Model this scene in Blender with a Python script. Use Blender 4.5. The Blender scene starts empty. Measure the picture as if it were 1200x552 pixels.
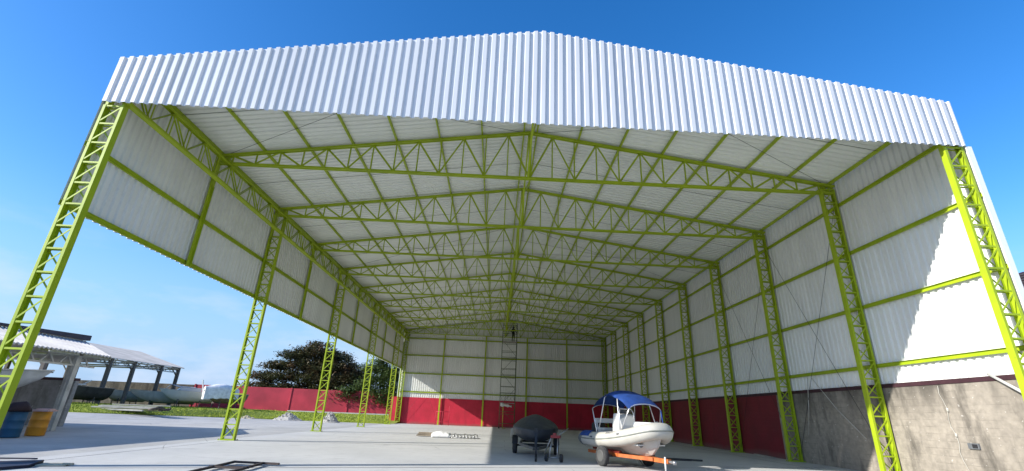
import bpy, math, random
from mathutils import Vector, Matrix, noise
random.seed(7)
R = math.radians
SC = bpy.context.scene
COL = SC.collection
V = Vector

# ------------------------------------------------------------------ helpers
class MB:
    def __init__(s): s.v = []; s.f = []; s.sm = []
    def add(s, vs, fs, smooth=False):
        n = len(s.v); s.v += [tuple(p) for p in vs]
        s.f += [tuple(i + n for i in f) for f in fs]; s.sm += [smooth] * len(fs)
    def box(s, a, b):
        x0, y0, z0 = a; x1, y1, z1 = b
        s.add([(x0,y0,z0),(x1,y0,z0),(x1,y1,z0),(x0,y1,z0),(x0,y0,z1),(x1,y0,z1),(x1,y1,z1),(x0,y1,z1)],
              [(3,2,1,0),(4,5,6,7),(0,1,5,4),(1,2,6,5),(2,3,7,6),(3,0,4,7)])
    def bar(s, p, q, w, h=None, up=(0, 0, 1)):
        h = h or w; p = V(p); q = V(q); d = (q - p).normalized(); up = V(up)
        if abs(d.dot(up)) > .98: up = V((0, 1, 0)) if abs(d.y) < .9 else V((1, 0, 0))
        sx = d.cross(up).normalized() * w / 2; sy = sx.cross(d).normalized() * h / 2
        vs = [p - sx - sy, p + sx - sy, p + sx + sy, p - sx + sy, q - sx - sy, q + sx - sy, q + sx + sy, q - sx + sy]
        s.add(vs, [(3,2,1,0),(4,5,6,7),(0,1,5,4),(1,2,6,5),(2,3,7,6),(3,0,4,7)])
    def tube(s, pts, r, n=8, cap=True, closed=False):
        pts = [V(p) for p in pts]; m = len(pts); rs = r if isinstance(r, (list, tuple)) else [r] * m
        vs = []; prev = None
        for i, p in enumerate(pts):
            if closed: d = pts[(i + 1) % m] - pts[i - 1]
            else: d = pts[min(i + 1, m - 1)] - pts[max(i - 1, 0)]
            d.normalize()
            if prev is None:
                a = V((0, 0, 1)) if abs(d.z) < .9 else V((1, 0, 0)); sx = d.cross(a).normalized()
            else:
                sx = (prev - d * prev.dot(d)).normalized()
            prev = sx; sy = d.cross(sx)
            for k in range(n):
                t = 2 * math.pi * k / n; vs.append(p + (sx * math.cos(t) + sy * math.sin(t)) * rs[i])
        fs = []
        for i in range(m if closed else m - 1):
            j = (i + 1) % m
            for k in range(n):
                fs.append((i * n + k, i * n + (k + 1) % n, j * n + (k + 1) % n, j * n + k))
        if cap and not closed:
            fs.append(tuple(range(n))[::-1]); fs.append(tuple((m - 1) * n + k for k in range(n)))
        s.add(vs, fs, True)
    def lathe(s, c, axis, prof, n=20):   # prof: list of (t along axis, radius)
        c = V(c); ax = V(axis).normalized(); a = V((0, 0, 1)) if abs(ax.z) < .9 else V((1, 0, 0))
        sx = ax.cross(a).normalized(); sy = ax.cross(sx); vs = []; fs = []
        for t, r in prof:
            for k in range(n):
                an = 2 * math.pi * k / n; vs.append(c + ax * t + (sx * math.cos(an) + sy * math.sin(an)) * r)
        for i in range(len(prof) - 1):
            for k in range(n): fs.append((i*n+k, i*n+(k+1) % n, (i+1)*n+(k+1) % n, (i+1)*n+k))
        fs.append(tuple(range(n))[::-1]); fs.append(tuple((len(prof)-1)*n+k for k in range(n)))
        s.add(vs, fs, True)
    def loft(s, rings, closed=True, caps=True, smooth=True):
        n = len(rings[0]); vs = [p for r in rings for p in r]; fs = []
        for i in range(len(rings) - 1):
            for k in range(n if closed else n - 1):
                k2 = (k + 1) % n; fs.append((i*n+k, i*n+k2, (i+1)*n+k2, (i+1)*n+k))
        if caps and closed:
            fs.append(tuple(range(n))[::-1]); fs.append(tuple((len(rings)-1)*n+k for k in range(n)))
        s.add(vs, fs, smooth)
    def cprof(s, p, q, hdir, open_dir, h, b, t=.008):
        """C channel from p to q: web of height h along hdir, flanges of length b along open_dir"""
        p = V(p); q = V(q); u = V(hdir).normalized(); o = V(open_dir).normalized()
        pr = [(-h/2,0),(-h/2,b),(-h/2+t,b),(-h/2+t,t),(h/2-t,t),(h/2-t,b),(h/2,b),(h/2,0)]
        n = 8; vs = [e + u*a + o*c for e in (p, q) for a, c in pr]
        fs = [(k, (k+1) % n, n+(k+1) % n, n+k) for k in range(n)]
        for base in (0, n): fs += [(base+0,base+1,base+2,base+3),(base+0,base+3,base+4,base+7),(base+4,base+5,base+6,base+7)]
        s.add(vs, fs)

def mesh(name, mb, mat):
    m = bpy.data.meshes.new(name); m.from_pydata(mb.v, [], mb.f); m.update()
    m.polygons.foreach_set('use_smooth', mb.sm)
    import bmesh
    b = bmesh.new(); b.from_mesh(m); bmesh.ops.recalc_face_normals(b, faces=b.faces); b.to_mesh(m); b.free()
    if mat: m.materials.append(mat)
    return m
def tag(o, label=None, cat=None, group=None, kind=None):
    if label: o['label'] = label
    if cat: o['category'] = cat
    if group: o['group'] = group
    if kind: o['kind'] = kind
    return o
def obj(name, mb, mat, parent=None, loc=(0, 0, 0), rz=0, **k):
    me = mb if isinstance(mb, bpy.types.Mesh) else mesh(name, mb, mat)
    o = bpy.data.objects.new(name, me); COL.objects.link(o)
    o.location = loc; o.rotation_euler.z = rz
    if parent: o.parent = parent
    return tag(o, **k)
def thing(name, loc, label, cat, group=None, rz=0):
    o = bpy.data.objects.new(name, None); COL.objects.link(o); o.location = loc; o.rotation_euler.z = rz
    o.empty_display_size = .2
    return tag(o, label, cat, group)
def children(o): return list(o.children)
def copy_tree(o, parent=None):
    c = o.copy(); COL.objects.link(c); c.parent = parent
    for ch in children(o): copy_tree(ch, c)
    return c

# ------------------------------------------------------------------ materials
def mat(name, col, rough=.6, metal=0, var=.12, scale=3., bump=0, bscale=20., spec=.4, col2=None, coat=0, detail=6):
    m = bpy.data.materials.new(name); m.use_nodes = True; nt = m.node_tree; N = nt.nodes; L = nt.links
    b = N['Principled BSDF']; b.inputs['Roughness'].default_value = rough; b.inputs['Metallic'].default_value = metal
    b.inputs['Specular IOR Level'].default_value = spec; b.inputs['Coat Weight'].default_value = coat
    tc = N.new('ShaderNodeTexCoord'); nz = N.new('ShaderNodeTexNoise'); nz.inputs['Scale'].default_value = scale; nz.inputs['Detail'].default_value = detail
    L.new(tc.outputs['Object'], nz.inputs['Vector'])
    rp = N.new('ShaderNodeValToRGB'); c2 = col2 or tuple(max(0, c * (1 - 2*var)) for c in col)
    c1 = col if col2 else tuple(min(1, c * (1 + var)) for c in col)
    rp.color_ramp.elements[0].position = .32; rp.color_ramp.elements[1].position = .68
    rp.color_ramp.elements[0].color = (*c2, 1); rp.color_ramp.elements[1].color = (*c1, 1)
    L.new(nz.outputs['Fac'], rp.inputs['Fac']); L.new(rp.outputs['Color'], b.inputs['Base Color'])
    if bump:
        n2 = N.new('ShaderNodeTexNoise'); n2.inputs['Scale'].default_value = bscale; n2.inputs['Detail'].default_value = 5
        L.new(tc.outputs['Object'], n2.inputs['Vector'])
        bp = N.new('ShaderNodeBump'); bp.inputs['Strength'].default_value = bump; bp.inputs['Distance'].default_value = .03
        L.new(n2.outputs['Fac'], bp.inputs['Height']); L.new(bp.outputs['Normal'], b.inputs['Normal'])
    return m
class NG:
    """small node-graph helper"""
    def __init__(s, name):
        s.m = bpy.data.materials.new(name); s.m.use_nodes = True; s.N = s.m.node_tree.nodes; s.L = s.m.node_tree.links
        s.b = s.N['Principled BSDF']; s.tc = s.N.new('ShaderNodeTexCoord')
    def noise(s, scale, detail=5, stretch=None, rough=.55):
        n = s.N.new('ShaderNodeTexNoise'); n.inputs['Scale'].default_value = scale; n.inputs['Detail'].default_value = detail
        n.inputs['Roughness'].default_value = rough
        v = s.tc.outputs['Object']
        if stretch:
            mp = s.N.new('ShaderNodeMapping'); mp.inputs['Scale'].default_value = stretch; s.L.new(v, mp.inputs['Vector']); v = mp.outputs['Vector']
        s.L.new(v, n.inputs['Vector']); return n.outputs['Fac']
    def ramp(s, fac, stops):
        r = s.N.new('ShaderNodeValToRGB'); e = r.color_ramp.elements
        while len(e) < len(stops): e.new(.5)
        for i, (p, c) in enumerate(stops):
            e[i].position = p; e[i].color = (*c, 1) if isinstance(c, tuple) else (c, c, c, 1)
        s.L.new(fac, r.inputs['Fac']); return r.outputs['Color']
    def mix(s, fac, a, b, mode='MIX'):
        m = s.N.new('ShaderNodeMix'); m.data_type = 'RGBA'; m.blend_type = mode
        for sock, val in ((m.inputs[0], fac), (m.inputs[6], a), (m.inputs[7], b)):
            if isinstance(val, (int, float)): sock.default_value = val
            elif isinstance(val, tuple): sock.default_value = (*val, 1)
            else: s.L.new(val, sock)
        return m.outputs[2]
    def math(s, op, a, b=0.):
        m = s.N.new('ShaderNodeMath'); m.operation = op
        for sock, val in ((m.inputs[0], a), (m.inputs[1], b)):
            if isinstance(val, (int, float)): sock.default_value = val
            else: s.L.new(val, sock)
        return m.outputs[0]
    def xyz(s):
        x = s.N.new('ShaderNodeSeparateXYZ'); s.L.new(s.tc.outputs['Object'], x.inputs[0]); return x.outputs
    def out(s, color, rough=.7, bump=None, strength=.3, dist=.02, spec=.4, metal=0.):
        s.L.new(color, s.b.inputs['Base Color'])
        if isinstance(rough, (int, float)): s.b.inputs['Roughness'].default_value = rough
        else: s.L.new(rough, s.b.inputs['Roughness'])
        s.b.inputs['Specular IOR Level'].default_value = spec; s.b.inputs['Metallic'].default_value = metal
        if bump is not None:
            bp = s.N.new('ShaderNodeBump'); bp.inputs['Strength'].default_value = strength; bp.inputs['Distance'].default_value = dist
            s.L.new(bump, bp.inputs['Height']); s.L.new(bp.outputs['Normal'], s.b.inputs['Normal'])
        return s.m

M = {}

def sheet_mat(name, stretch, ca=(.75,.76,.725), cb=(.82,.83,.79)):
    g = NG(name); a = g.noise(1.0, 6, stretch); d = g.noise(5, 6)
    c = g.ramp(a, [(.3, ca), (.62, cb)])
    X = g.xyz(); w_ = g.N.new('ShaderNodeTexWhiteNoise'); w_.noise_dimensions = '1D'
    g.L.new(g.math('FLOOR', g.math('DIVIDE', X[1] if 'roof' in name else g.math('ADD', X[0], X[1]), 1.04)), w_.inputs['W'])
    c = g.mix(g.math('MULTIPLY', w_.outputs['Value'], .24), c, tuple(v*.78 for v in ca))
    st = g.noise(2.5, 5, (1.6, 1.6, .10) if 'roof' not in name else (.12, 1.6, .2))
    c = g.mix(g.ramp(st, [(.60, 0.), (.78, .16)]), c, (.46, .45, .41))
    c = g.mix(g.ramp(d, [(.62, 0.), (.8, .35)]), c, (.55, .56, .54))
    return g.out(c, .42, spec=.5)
M['sheetV'] = sheet_mat('white_sheet_wall', (1.2, 1.2, .12))
M['sheetR'] = sheet_mat('white_sheet_roof', (.1, 1.2, .1), (.77,.795,.715), (.83,.85,.775))
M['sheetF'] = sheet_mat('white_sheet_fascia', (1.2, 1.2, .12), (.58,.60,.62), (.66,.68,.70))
def concrete(name, ca, cb, stain):
    g = NG(name); a = g.noise(.35, 7); b = g.noise(2.2, 8, rough=.65); f = g.noise(40, 4)
    c = g.ramp(a, [(.33, ca), (.66, cb)])
    c = g.mix(g.ramp(b, [(.52, 0.), (.75, .6)]), c, stain)
    c = g.mix(g.ramp(f, [(.4, .18), (.6, 0.)]), c, tuple(x*.6 for x in stain))
    vo = g.N.new('ShaderNodeTexVoronoi'); vo.feature = 'DISTANCE_TO_EDGE'; vo.inputs['Scale'].default_value = .16
    wv = g.N.new('ShaderNodeTexNoise'); wv.inputs['Scale'].default_value = .8; wv.inputs['Detail'].default_value = 6
    g.L.new(g.tc.outputs['Object'], wv.inputs['Vector']); mxv = g.mix(.12, g.tc.outputs['Object'], wv.outputs['Color'], 'ADD'); g.L.new(mxv, vo.inputs['Vector'])
    c = g.mix(g.math('MULTIPLY', g.math('LESS_THAN', vo.outputs['Distance'], .0022), g.ramp(a, [(.45, 0.), (.55, .6)])), c, tuple(x*.45 for x in stain))
    sp = g.noise(.75, 3); c = g.mix(g.ramp(sp, [(.64, 0.), (.72, .38)]), c, tuple(x*.7 for x in stain))
    return g.out(c, .85, f, .25, .01, .3)
M['slab'] = concrete('slab_concrete', (.48, .48, .465), (.57, .565, .545), (.40, .395, .38))
M['yard'] = concrete('yard_concrete', (.36, .35, .33), (.48, .47, .445), (.29, .28, .262))
g = NG('lime_paint'); c = g.ramp(g.noise(1.3, 5), [(.3, (.29, .39, .010)), (.7, (.38, .485, .014))])
c = g.mix(g.ramp(g.noise(9, 5), [(.66, 0.), (.74, .6)]), c, (.13, .13, .02)); c = g.mix(g.ramp(g.noise(22, 3), [(.72, 0.), (.76, .8)]), c, (.14, .06, .02))
M['lime'] = g.out(c, .5, g.noise(30, 3), .15, .01, .45)
M['joint'] = mat('joint_tar', (.05, .05, .055), .9)
def block(name, base, base2, dark, course=.2):
    g = NG(name); X = g.xyz()
    st = g.noise(1.4, 7, (1, 1, .28), .65); n2 = g.noise(6, 7); n3 = g.noise(.5, 4)
    c = g.ramp(n2, [(.3, base2), (.7, base)])
    c = g.mix(g.ramp(n3, [(.4, .35), (.65, 0.)]), c, base2)
    c = g.mix(g.ramp(st, [(.50, 0.), (.68, .8)]), c, dark)
    c = g.mix(g.math('MULTIPLY', g.ramp(g.math('DIVIDE', X[2], 2.8), [(.62, 0.), (1., .8)]), g.ramp(g.noise(1.1, 5, (1,1,.22)), [(.42, 0.), (.6, 1.)])), c, dark)
    # thin, uneven bed joints showing through the cement wash
    z = g.math('ADD', X[2], g.math('MULTIPLY', g.noise(2.2, 3), .03))
    fr = g.math('FRACT', g.math('DIVIDE', z, course))
    ln = g.math('LESS_THAN', fr, .09)
    lm = g.math('MULTIPLY', ln, g.ramp(g.noise(1.8, 5), [(.42, 0.), (.62, .4)]))
    c = g.mix(lm, c, tuple(x*.5 for x in base2))
    white = g.math('MULTIPLY', g.math('GREATER_THAN', g.noise(7, 2, (1, 1, 1.4)), .71), .5)
    c = g.mix(white, c, (.62, .60, .56))
    bh = g.math('ADD', n2, g.math('MULTIPLY', ln, -.6))
    return g.out(c, .92, bh, .5, .02, .2)
M['block'] = block('bare_block', (.37, .33, .275), (.24, .215, .18), (.06, .055, .048))
M['blockg'] = block('grey_block', (.30, .31, .32), (.22, .225, .235), (.13, .13, .13))
M['blockb'] = block('brown_block', (.21, .185, .15), (.12, .105, .09), (.05, .045, .042))
def red_paint(name, col, dark, course=.2):
    g = NG(name); X = g.xyz(); n1 = g.noise(.9, 6); n2 = g.noise(7, 5); st = g.noise(1.6, 6, (1, 1, .22))
    c = g.ramp(n1, [(.32, dark), (.66, col)])
    c = g.mix(g.ramp(st, [(.56, 0.), (.74, .45)]), c, tuple(v*.55 for v in dark))
    c = g.mix(g.ramp(n2, [(.62, 0.), (.75, .28)]), c, tuple(min(1, v*1.25+.03) for v in col))
    low = g.math('SUBTRACT', .5, g.math('ADD', X[2], g.math('MULTIPLY', n1, .35)))
    c = g.mix(g.math('MULTIPLY', g.ramp(low, [(0., 0.), (.4, .75)]), 1.), c, (.16, .12, .105))
    fr = g.math('FRACT', g.math('DIVIDE', X[2], course)); ln = g.math('LESS_THAN', fr, .07)
    h = g.math('SUBTRACT', g.math('MULTIPLY', n2, .6), g.math('MULTIPLY', ln, .5))
    return g.out(c, .6, h, .5, .02, .4)
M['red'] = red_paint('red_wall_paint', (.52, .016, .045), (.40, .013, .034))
M['redR'] = red_paint('red_paint_with_shade', (.18, .007, .019), (.135, .006, .015))  # same red paint as the back wall, with the shade put into its colour
M['redf'] = mat('red_fence_paint', (.43, .030, .055), .6, var=.14, scale=.5, bump=.15)
M['maroon'] = mat('maroon_trim', (.05, .018, .025), .7)
M['grassg'] = mat('grass_ground', (.26, .31, .035), .95, col2=(.16, .20, .028), scale=1.3, bump=.8, bscale=25)
M['grass'] = mat('grass_blades', (.34, .40, .045), .8, col2=(.22, .28, .03), scale=.8)
M['earth'] = mat('earth_ground', (.20, .19, .12), .95, col2=(.13, .15, .06), scale=.2)
M['white'] = mat('white_gelcoat', (.60, .60, .575), .3, var=.04, spec=.5)
M['cream'] = mat('cream_hypalon', (.47, .45, .395), .5, var=.06, scale=2)
M['hullw'] = mat('white_hull', (.50, .475, .43), .35, var=.05)
M['greyr'] = mat('grey_rubber', (.14, .15, .16), .6)
M['rubber'] = mat('tyre_rubber', (.045, .045, .045), .85, var=.2, scale=12)
M['steel'] = mat('dull_steel', (.42, .42, .42), .4, metal=.85)
M['rimg'] = mat('dusty_rim', (.11,.11,.105), .6, metal=.3)
M['alu'] = mat('bright_tube', (.75, .75, .76), .3, metal=.55)
M['blue'] = mat('blue_canvas', (.010, .050, .22), .8, var=.15, scale=4, bump=.2, bscale=6)
M['orange'] = mat('orange_paint', (.52, .15, .035), .55, col2=(.36, .085, .02), scale=4)
M['dkred'] = mat('dark_red_rail', (.20, .025, .015), .6)
M['tarp'] = mat('dark_tarp', (.034, .042, .052), .5, col2=(.018, .023, .030), scale=3, bump=.5, bscale=5)
M['black'] = mat('black_steel', (.024, .024, .027), .5)
M['redknob'] = mat('red_plastic', (.28, .03, .03), .5)
M['bluebar'] = mat('blue_drum_paint', (.02, .10, .19), .5, col2=(.015, .065, .12), scale=3)
M['orgbar'] = mat('orange_drum_paint', (.62, .27, .02), .5, col2=(.48, .19, .015), scale=3)
M['pink'] = mat('pinkish_board', (.55, .35, .31), .8)
M['fibro'] = mat('fibre_cement', (.46, .44, .42), .85, col2=(.34, .33, .31), scale=.7)
M['fibroW'] = mat('pale_roof_sheet', (.50, .485, .46), .8, col2=(.38, .365, .345), scale=.8)
M['shedcol'] = mat('old_white_paint', (.50, .49, .46), .8, col2=(.33, .32, .29), scale=2.5)
M['shedwood'] = mat('weathered_post', (.13, .115, .10), .85, scale=3)
M['navy'] = mat('dark_navy_sheet', (.02, .022, .045), .6)
M['bgrey'] = mat('grey_hull', (.55, .54, .51), .5, var=.08)
M['bdark'] = mat('dark_hull', (.05, .047, .05), .7, var=.2)
M['bwood'] = mat('worn_hull', (.24, .20, .18), .8, var=.2)
M['glass'] = mat('smoked_glass', (.03, .05, .08), .1, spec=.6)
M['bark'] = mat('bark', (.10, .085, .07), .9, scale=5)
M['gravel'] = mat('gravel', (.42, .40, .37), .9, col2=(.28, .27, .25), scale=6, bump=.6)
M['plank'] = mat('old_planks', (.46, .45, .40), .85, col2=(.30, .29, .26), scale=2)
M['plankY'] = mat('mossy_planks', (.42, .44, .18), .85, col2=(.28, .30, .12), scale=2)
M['sack'] = mat('white_sack', (.75, .75, .73), .7)
M['card'] = mat('cardboard', (.28, .23, .17), .9, scale=3)
M['rope'] = mat('pale_rope', (.50, .48, .42), .8)
M['tile'] = mat('dark_red_tile', (.035, .018, .022), .7, scale=4)
M['skin'] = mat('skin', (.30, .17, .11), .6)
M['cloth'] = mat('dark_clothes', (.012, .012, .016), .9)
M['hair'] = mat('black_hair', (.01, .008, .007), .8)
M['letters'] = mat('grey_letters', (.16, .16, .17), .6)
M['beige'] = mat('beige_board', (.50, .45, .33), .8)
M['scaf'] = mat('scaffold_green', (.10, .135, .06), .5)
M['yellow'] = mat('yellow_paint', (.55, .45, .05), .5)
def leaf(name, stops):
    g = NG(name); a = g.noise(.55, 4); b = g.noise(6, 2)
    c = g.ramp(g.math('ADD', g.math('MULTIPLY', a, .75), g.math('MULTIPLY', b, .25)), stops)
    m = g.out(c, .55, spec=.35)
    tr = g.N.new('ShaderNodeBsdfTranslucent'); g.L.new(c, tr.inputs['Color'])
    mx = g.N.new('ShaderNodeMixShader'); mx.inputs[0].default_value = .22
    o = g.N['Material Output']; g.L.new(g.b.outputs[0], mx.inputs[1]); g.L.new(tr.outputs[0], mx.inputs[2]); g.L.new(mx.outputs[0], o.inputs[0])
    return m
M['leafA'] = leaf('almond_leaves', [(.36, (.042, .055, .020)), (.5, (.075, .072, .030)), (.62, (.13, .078, .042))])
M['leafB'] = leaf('green_leaves', [(.36, (.042, .070, .018)), (.5, (.075, .110, .028)), (.64, (.11, .15, .038))])

# ------------------------------------------------------------------ camera, light, sky
cam = bpy.data.cameras.new('Camera'); co = bpy.data.objects.new('Camera', cam); COL.objects.link(co); SC.camera = co
yaw, pitch, roll = R(1.20526), R(21.0965), R(2.26404)
fw = V((math.sin(yaw)*math.cos(pitch), math.cos(yaw)*math.cos(pitch), math.sin(pitch)))
rt = V((math.cos(yaw), -math.sin(yaw), 0)); up = rt.cross(fw)
r2 = rt*math.cos(roll) + up*math.sin(roll); u2 = -rt*math.sin(roll) + up*math.cos(roll)
mw = Matrix.Identity(4)
for i in range(3): mw[i][0] = r2[i]; mw[i][1] = u2[i]; mw[i][2] = -fw[i]
mw.translation = V((-.9645, -11.409, 1.4688)); co.matrix_world = mw
cam.sensor_width = 36; cam.lens = 36*542.6/1200; cam.clip_end = 4000; cam.clip_start = .05

sd = V((1.87, .735, -1)).normalized()                     # direction the sunlight travels
sun = bpy.data.lights.new('Sun', 'SUN'); so = bpy.data.objects.new('Sun', sun); COL.objects.link(so)
so.rotation_euler = sd.to_track_quat('-Z', 'Y').to_euler(); so.location = (-30, -20, 40)
sun.energy = 4.3; sun.angle = R(.5); sun.color = (1, .955, .88)
w = bpy.data.worlds.new('World'); SC.world = w; w.use_nodes = True
nt = w.node_tree; N = nt.nodes; L = nt.links; bg = N['Background']
sky = N.new('ShaderNodeTexSky'); sky.sky_type = 'NISHITA'; sky.sun_disc = False
s = -sd; sky.sun_elevation = math.asin(s.z); sky.sun_rotation = math.atan2(s.x, s.y)
sky.altitude = 0; sky.air_density = 1.0; sky.dust_density = .4; sky.ozone_density = 2.2
bg.inputs['Strength'].default_value = .15
# low clouds near the horizon, procedural, by direction
tc = N.new('ShaderNodeTexCoord'); mp = N.new('ShaderNodeMapping'); mp.inputs['Scale'].default_value = (2.2, 2.2, 6.5)
nz = N.new('ShaderNodeTexNoise'); nz.inputs['Scale'].default_value = 2.6; nz.inputs['Detail'].default_value = 8; nz.inputs['Roughness'].default_value = .58
L.new(tc.outputs['Generated'], mp.inputs['Vector']); L.new(mp.outputs['Vector'], nz.inputs['Vector'])
cr = N.new('ShaderNodeValToRGB'); cr.color_ramp.elements[0].position = .45; cr.color_ramp.elements[1].position = .72
L.new(nz.outputs['Fac'], cr.inputs['Fac'])
sx = N.new('ShaderNodeSeparateXYZ'); L.new(tc.outputs['Generated'], sx.inputs[0])
er = N.new('ShaderNodeValToRGB'); e = er.color_ramp.elements; e[0].position = .0; e[0].color = (1,1,1,1); e[1].position = .30; e[1].color = (0,0,0,1)
L.new(sx.outputs['Z'], er.inputs['Fac'])
mu = N.new('ShaderNodeMath'); mu.operation = 'MULTIPLY'; L.new(cr.outputs['Color'], mu.inputs[0]); L.new(er.outputs['Color'], mu.inputs[1])
mx = N.new('ShaderNodeMix'); mx.data_type = 'RGBA'; L.new(mu.outputs[0], mx.inputs[0]); mx.inputs[7].default_value = (2.9, 3.3, 4.0, 1)
hs = N.new('ShaderNodeHueSaturation'); hs.inputs['Saturation'].default_value = 1.38; hs.inputs['Hue'].default_value = .508; L.new(sky.outputs['Color'], hs.inputs['Color'])
hz = N.new('ShaderNodeValToRGB'); e = hz.color_ramp.elements; e[0].position = .0; e[0].color = (.92,.92,.92,1); e[1].position = .36; e[1].color = (0,0,0,1); hz.color_ramp.interpolation = 'EASE'
L.new(sx.outputs['Z'], hz.inputs['Fac'])
mh = N.new('ShaderNodeMix'); mh.data_type = 'RGBA'; L.new(hz.outputs['Color'], mh.inputs[0]); L.new(hs.outputs['Color'], mh.inputs[6]); mh.inputs[7].default_value = (1.35, 2.15, 3.5, 1)
L.new(mh.outputs[2], mx.inputs[6]); L.new(mx.outputs[2], bg.inputs['Color'])
SC.view_settings.view_transform = 'Standard'; SC.view_settings.look = 'None'; SC.view_settings.gamma = 1; SC.view_settings.exposure = .82

# ------------------------------------------------------------------ setting
A = 12.5; S = 5.2222; D = .5763; NB = 9; YB = S*NB
ZB, ZT, ZA = 10.386, 10.716, 12.554
def edge(x):
    t = min(1, max(0, (-26 - x)/9.)); return t*t*(3 - 2*t)
def YE(x): return 43.6 - 13.4*edge(x)
def TZ(x, y):
    a = edge(x); z0 = .32*a; t = min(1, max(0, (y - YE(x))/(8*(1-a) + 3.5*a))); t = t*t*(3 - 2*t)
    return z0 + (.62 + .16*a - z0)*t
b = MB()
b.add([(-2500,-600,-.05),(2500,-600,-.05),(2500,3000,-.05),(-2500,3000,-.05)], [(0,1,2,3)])
obj('ground', b, M['earth'], kind='structure')
b = MB(); b.add([(-70,-40,-.02),(60,-40,-.02),(60,44.2,-.02),(-70,44.2,-.02)], [(0,1,2,3)])
obj('yard', b, M['yard'], kind='structure')
b = MB(); b.box((-12.62, -14, -.04), (12.55, 47.0, 0.0)); obj('concrete_floor', b, M['slab'], kind='structure')
b = MB()
def strip(p, q, w=.035, z=.003):
    p = V((*p, z)); q = V((*q, z)); n = (q-p).cross(V((0,0,1))).normalized()*w/2
    b.add([p-n, q-n, q+n, p+n], [(0,1,2,3)])
strip((-11.9, 1.2), (-12.0, 10.1), .03)
strip((-12.5, -.45), (-.9, 3.66), .05); strip((-.9,3.66),(11.8,8.0), .03)
strip((-12.4, 10.35), (12.2, 15.2), .05); strip((-12.4, 19.9), (12.2, 25.0), .05); strip((-12.4, 29), (12.2, 33.2), .05)
strip((4.2, 6.0), (9.8, 30.0), .04); strip((10.9, 6.5), (11.2, 34), .04)
obj('floor_joint', b, M['joint'], kind='structure')
b = MB(); vs = []; fs = []
for i in range(61):
    x = -85 + 60*i/60
    for j in range(5):
        t_ = j/4; vs.append((x, YE(x)-9+9.4*t_, -.016 + (.32*edge(x)+.012)*t_*t_*(3-2*t_)))
for i in range(60):
    for j in range(4): k = i*5+j; fs.append((k, k+5, k+6, k+1))
b.add(vs, fs, True); obj('yard_ramp', b, M['yard'], kind='structure')
# grass terrain
nx, ny = 70, 40; vs = []; fs = []
for j in range(ny+1):
    for i in range(nx+1):
        x = -85 + 73*i/nx; y0_ = YE(x) - .1 + .35*noise.noise(V((x*.35, 3, 0))); y = y0_ + (92-y0_)*(max(0,j-1)/(ny-1))**1.6
        vs.append((x, y, TZ(x, y) + .012 + .05*noise.noise(V((x*.6, y*.6, 0)))*(1 if j > 1 else 0) if j else -.03))
for j in range(ny):
    for i in range(nx): k = j*(nx+1)+i; fs.append((k, k+1, k+nx+2, k+nx+1))
b = MB(); b.add(vs, fs, True); obj('lawn', b, M['grassg'], kind='structure')
b = MB()
for i in range(60000):
    x = random.uniform(-62, -12.8); y = YE(x) + (random.random()**1.7)*(14+9*edge(x))
    z = TZ(x, y) + .0; h = random.uniform(.05, .15)*(1.6 if noise.noise(V((x*.5, y*.5, 5))) > .25 else 1); a = random.uniform(0, 6.28); ww = .03
    b.add([(x-ww*math.cos(a), y-ww*math.sin(a), z), (x+ww*math.cos(a), y+ww*math.sin(a), z), (x+random.uniform(-.06,.06), y+random.uniform(-.06,.06), z+h)], [(0,1,2)])
g = obj('grass', b, M['grass'], kind='stuff', label='bright green grass strip between the concrete yard and the red fence', cat='grass')

# ------------------------------------------------------------------ hangar
H = thing('open_hangar', (0, 0, 0), 'large open metal hangar with white corrugated sheets and lime green lattice frame', 'hangar')
def roofz(x): return ZA - (ZA-ZT)*abs(x)/A
def corr(s0, s1, pitch=.26, h=.058, crest=.115, slope=.022):
    out = []; s_ = s0
    while s_ < s1 - 1e-6:
        for ds, o in ((0, 0), (crest, 0), (crest+slope, h), (pitch-slope, h)):
            if s_ + ds <= s1: out.append((s_+ds, o))
        s_ += pitch
    out.append((s1, out[-1][1])); return out
def sheet(O, Sd, Nd, s0, s1, bot, top, rise=(0,0,1), **k):
    b = MB(); O = V(O); Sd = V(Sd); Nd = V(Nd); Rz = V(rise); pr = corr(s0, s1, **k); vs = []
    for s_, o in pr:
        vs.append(O + Sd*s_ + Nd*o + Rz*bot(s_)); vs.append(O + Sd*s_ + Nd*o + Rz*top(s_))
    b.add(vs, [(2*i, 2*i+2, 2*i+3, 2*i+1) for i in range(len(pr)-1)]); return b
# fascia: crest faces the viewer
ft = lambda x: 12.806 - (12.806-10.893)*abs(x)/A
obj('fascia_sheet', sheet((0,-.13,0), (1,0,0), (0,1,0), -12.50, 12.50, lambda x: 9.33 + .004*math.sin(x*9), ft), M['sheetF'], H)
b = MB(); b.bar((-12.45,-.035,9.50),(12.45,-.035,9.50),.05,.06); obj('fascia_rail', b, M['lime'], H)
b = MB(); b.bar((-12.45,-.035,10.2),(12.45,-.035,10.2),.05,.06); obj('fascia_rail', b, M['lime'], H)
for sg in (-1, 1):
    sl = V((sg*A, 0, ZT-ZA)); 
    pr = corr(-.06, YB+.3); b = MB(); vs = []
    for y, o in pr:
        vs.append((0, y, ZA+.19+o)); vs.append((sg*12.6, y, roofz(12.6)+.19+o))
    b.add(vs, [(2*i, 2*i+2, 2*i+3, 2*i+1) for i in range(len(pr)-1)])
    obj('roof_sheet', b, M['sheetR'], H)
wtop = lambda y: ZT + .205
obj('wall_sheet', sheet((12.58,0,0), (0,1,0), (1,0,0), -.06, YB+.1, lambda y: 2.93 + .006*math.sin(y*7), wtop), M['sheetV'], H, label='long white right side wall sheet half in sunlight')
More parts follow.
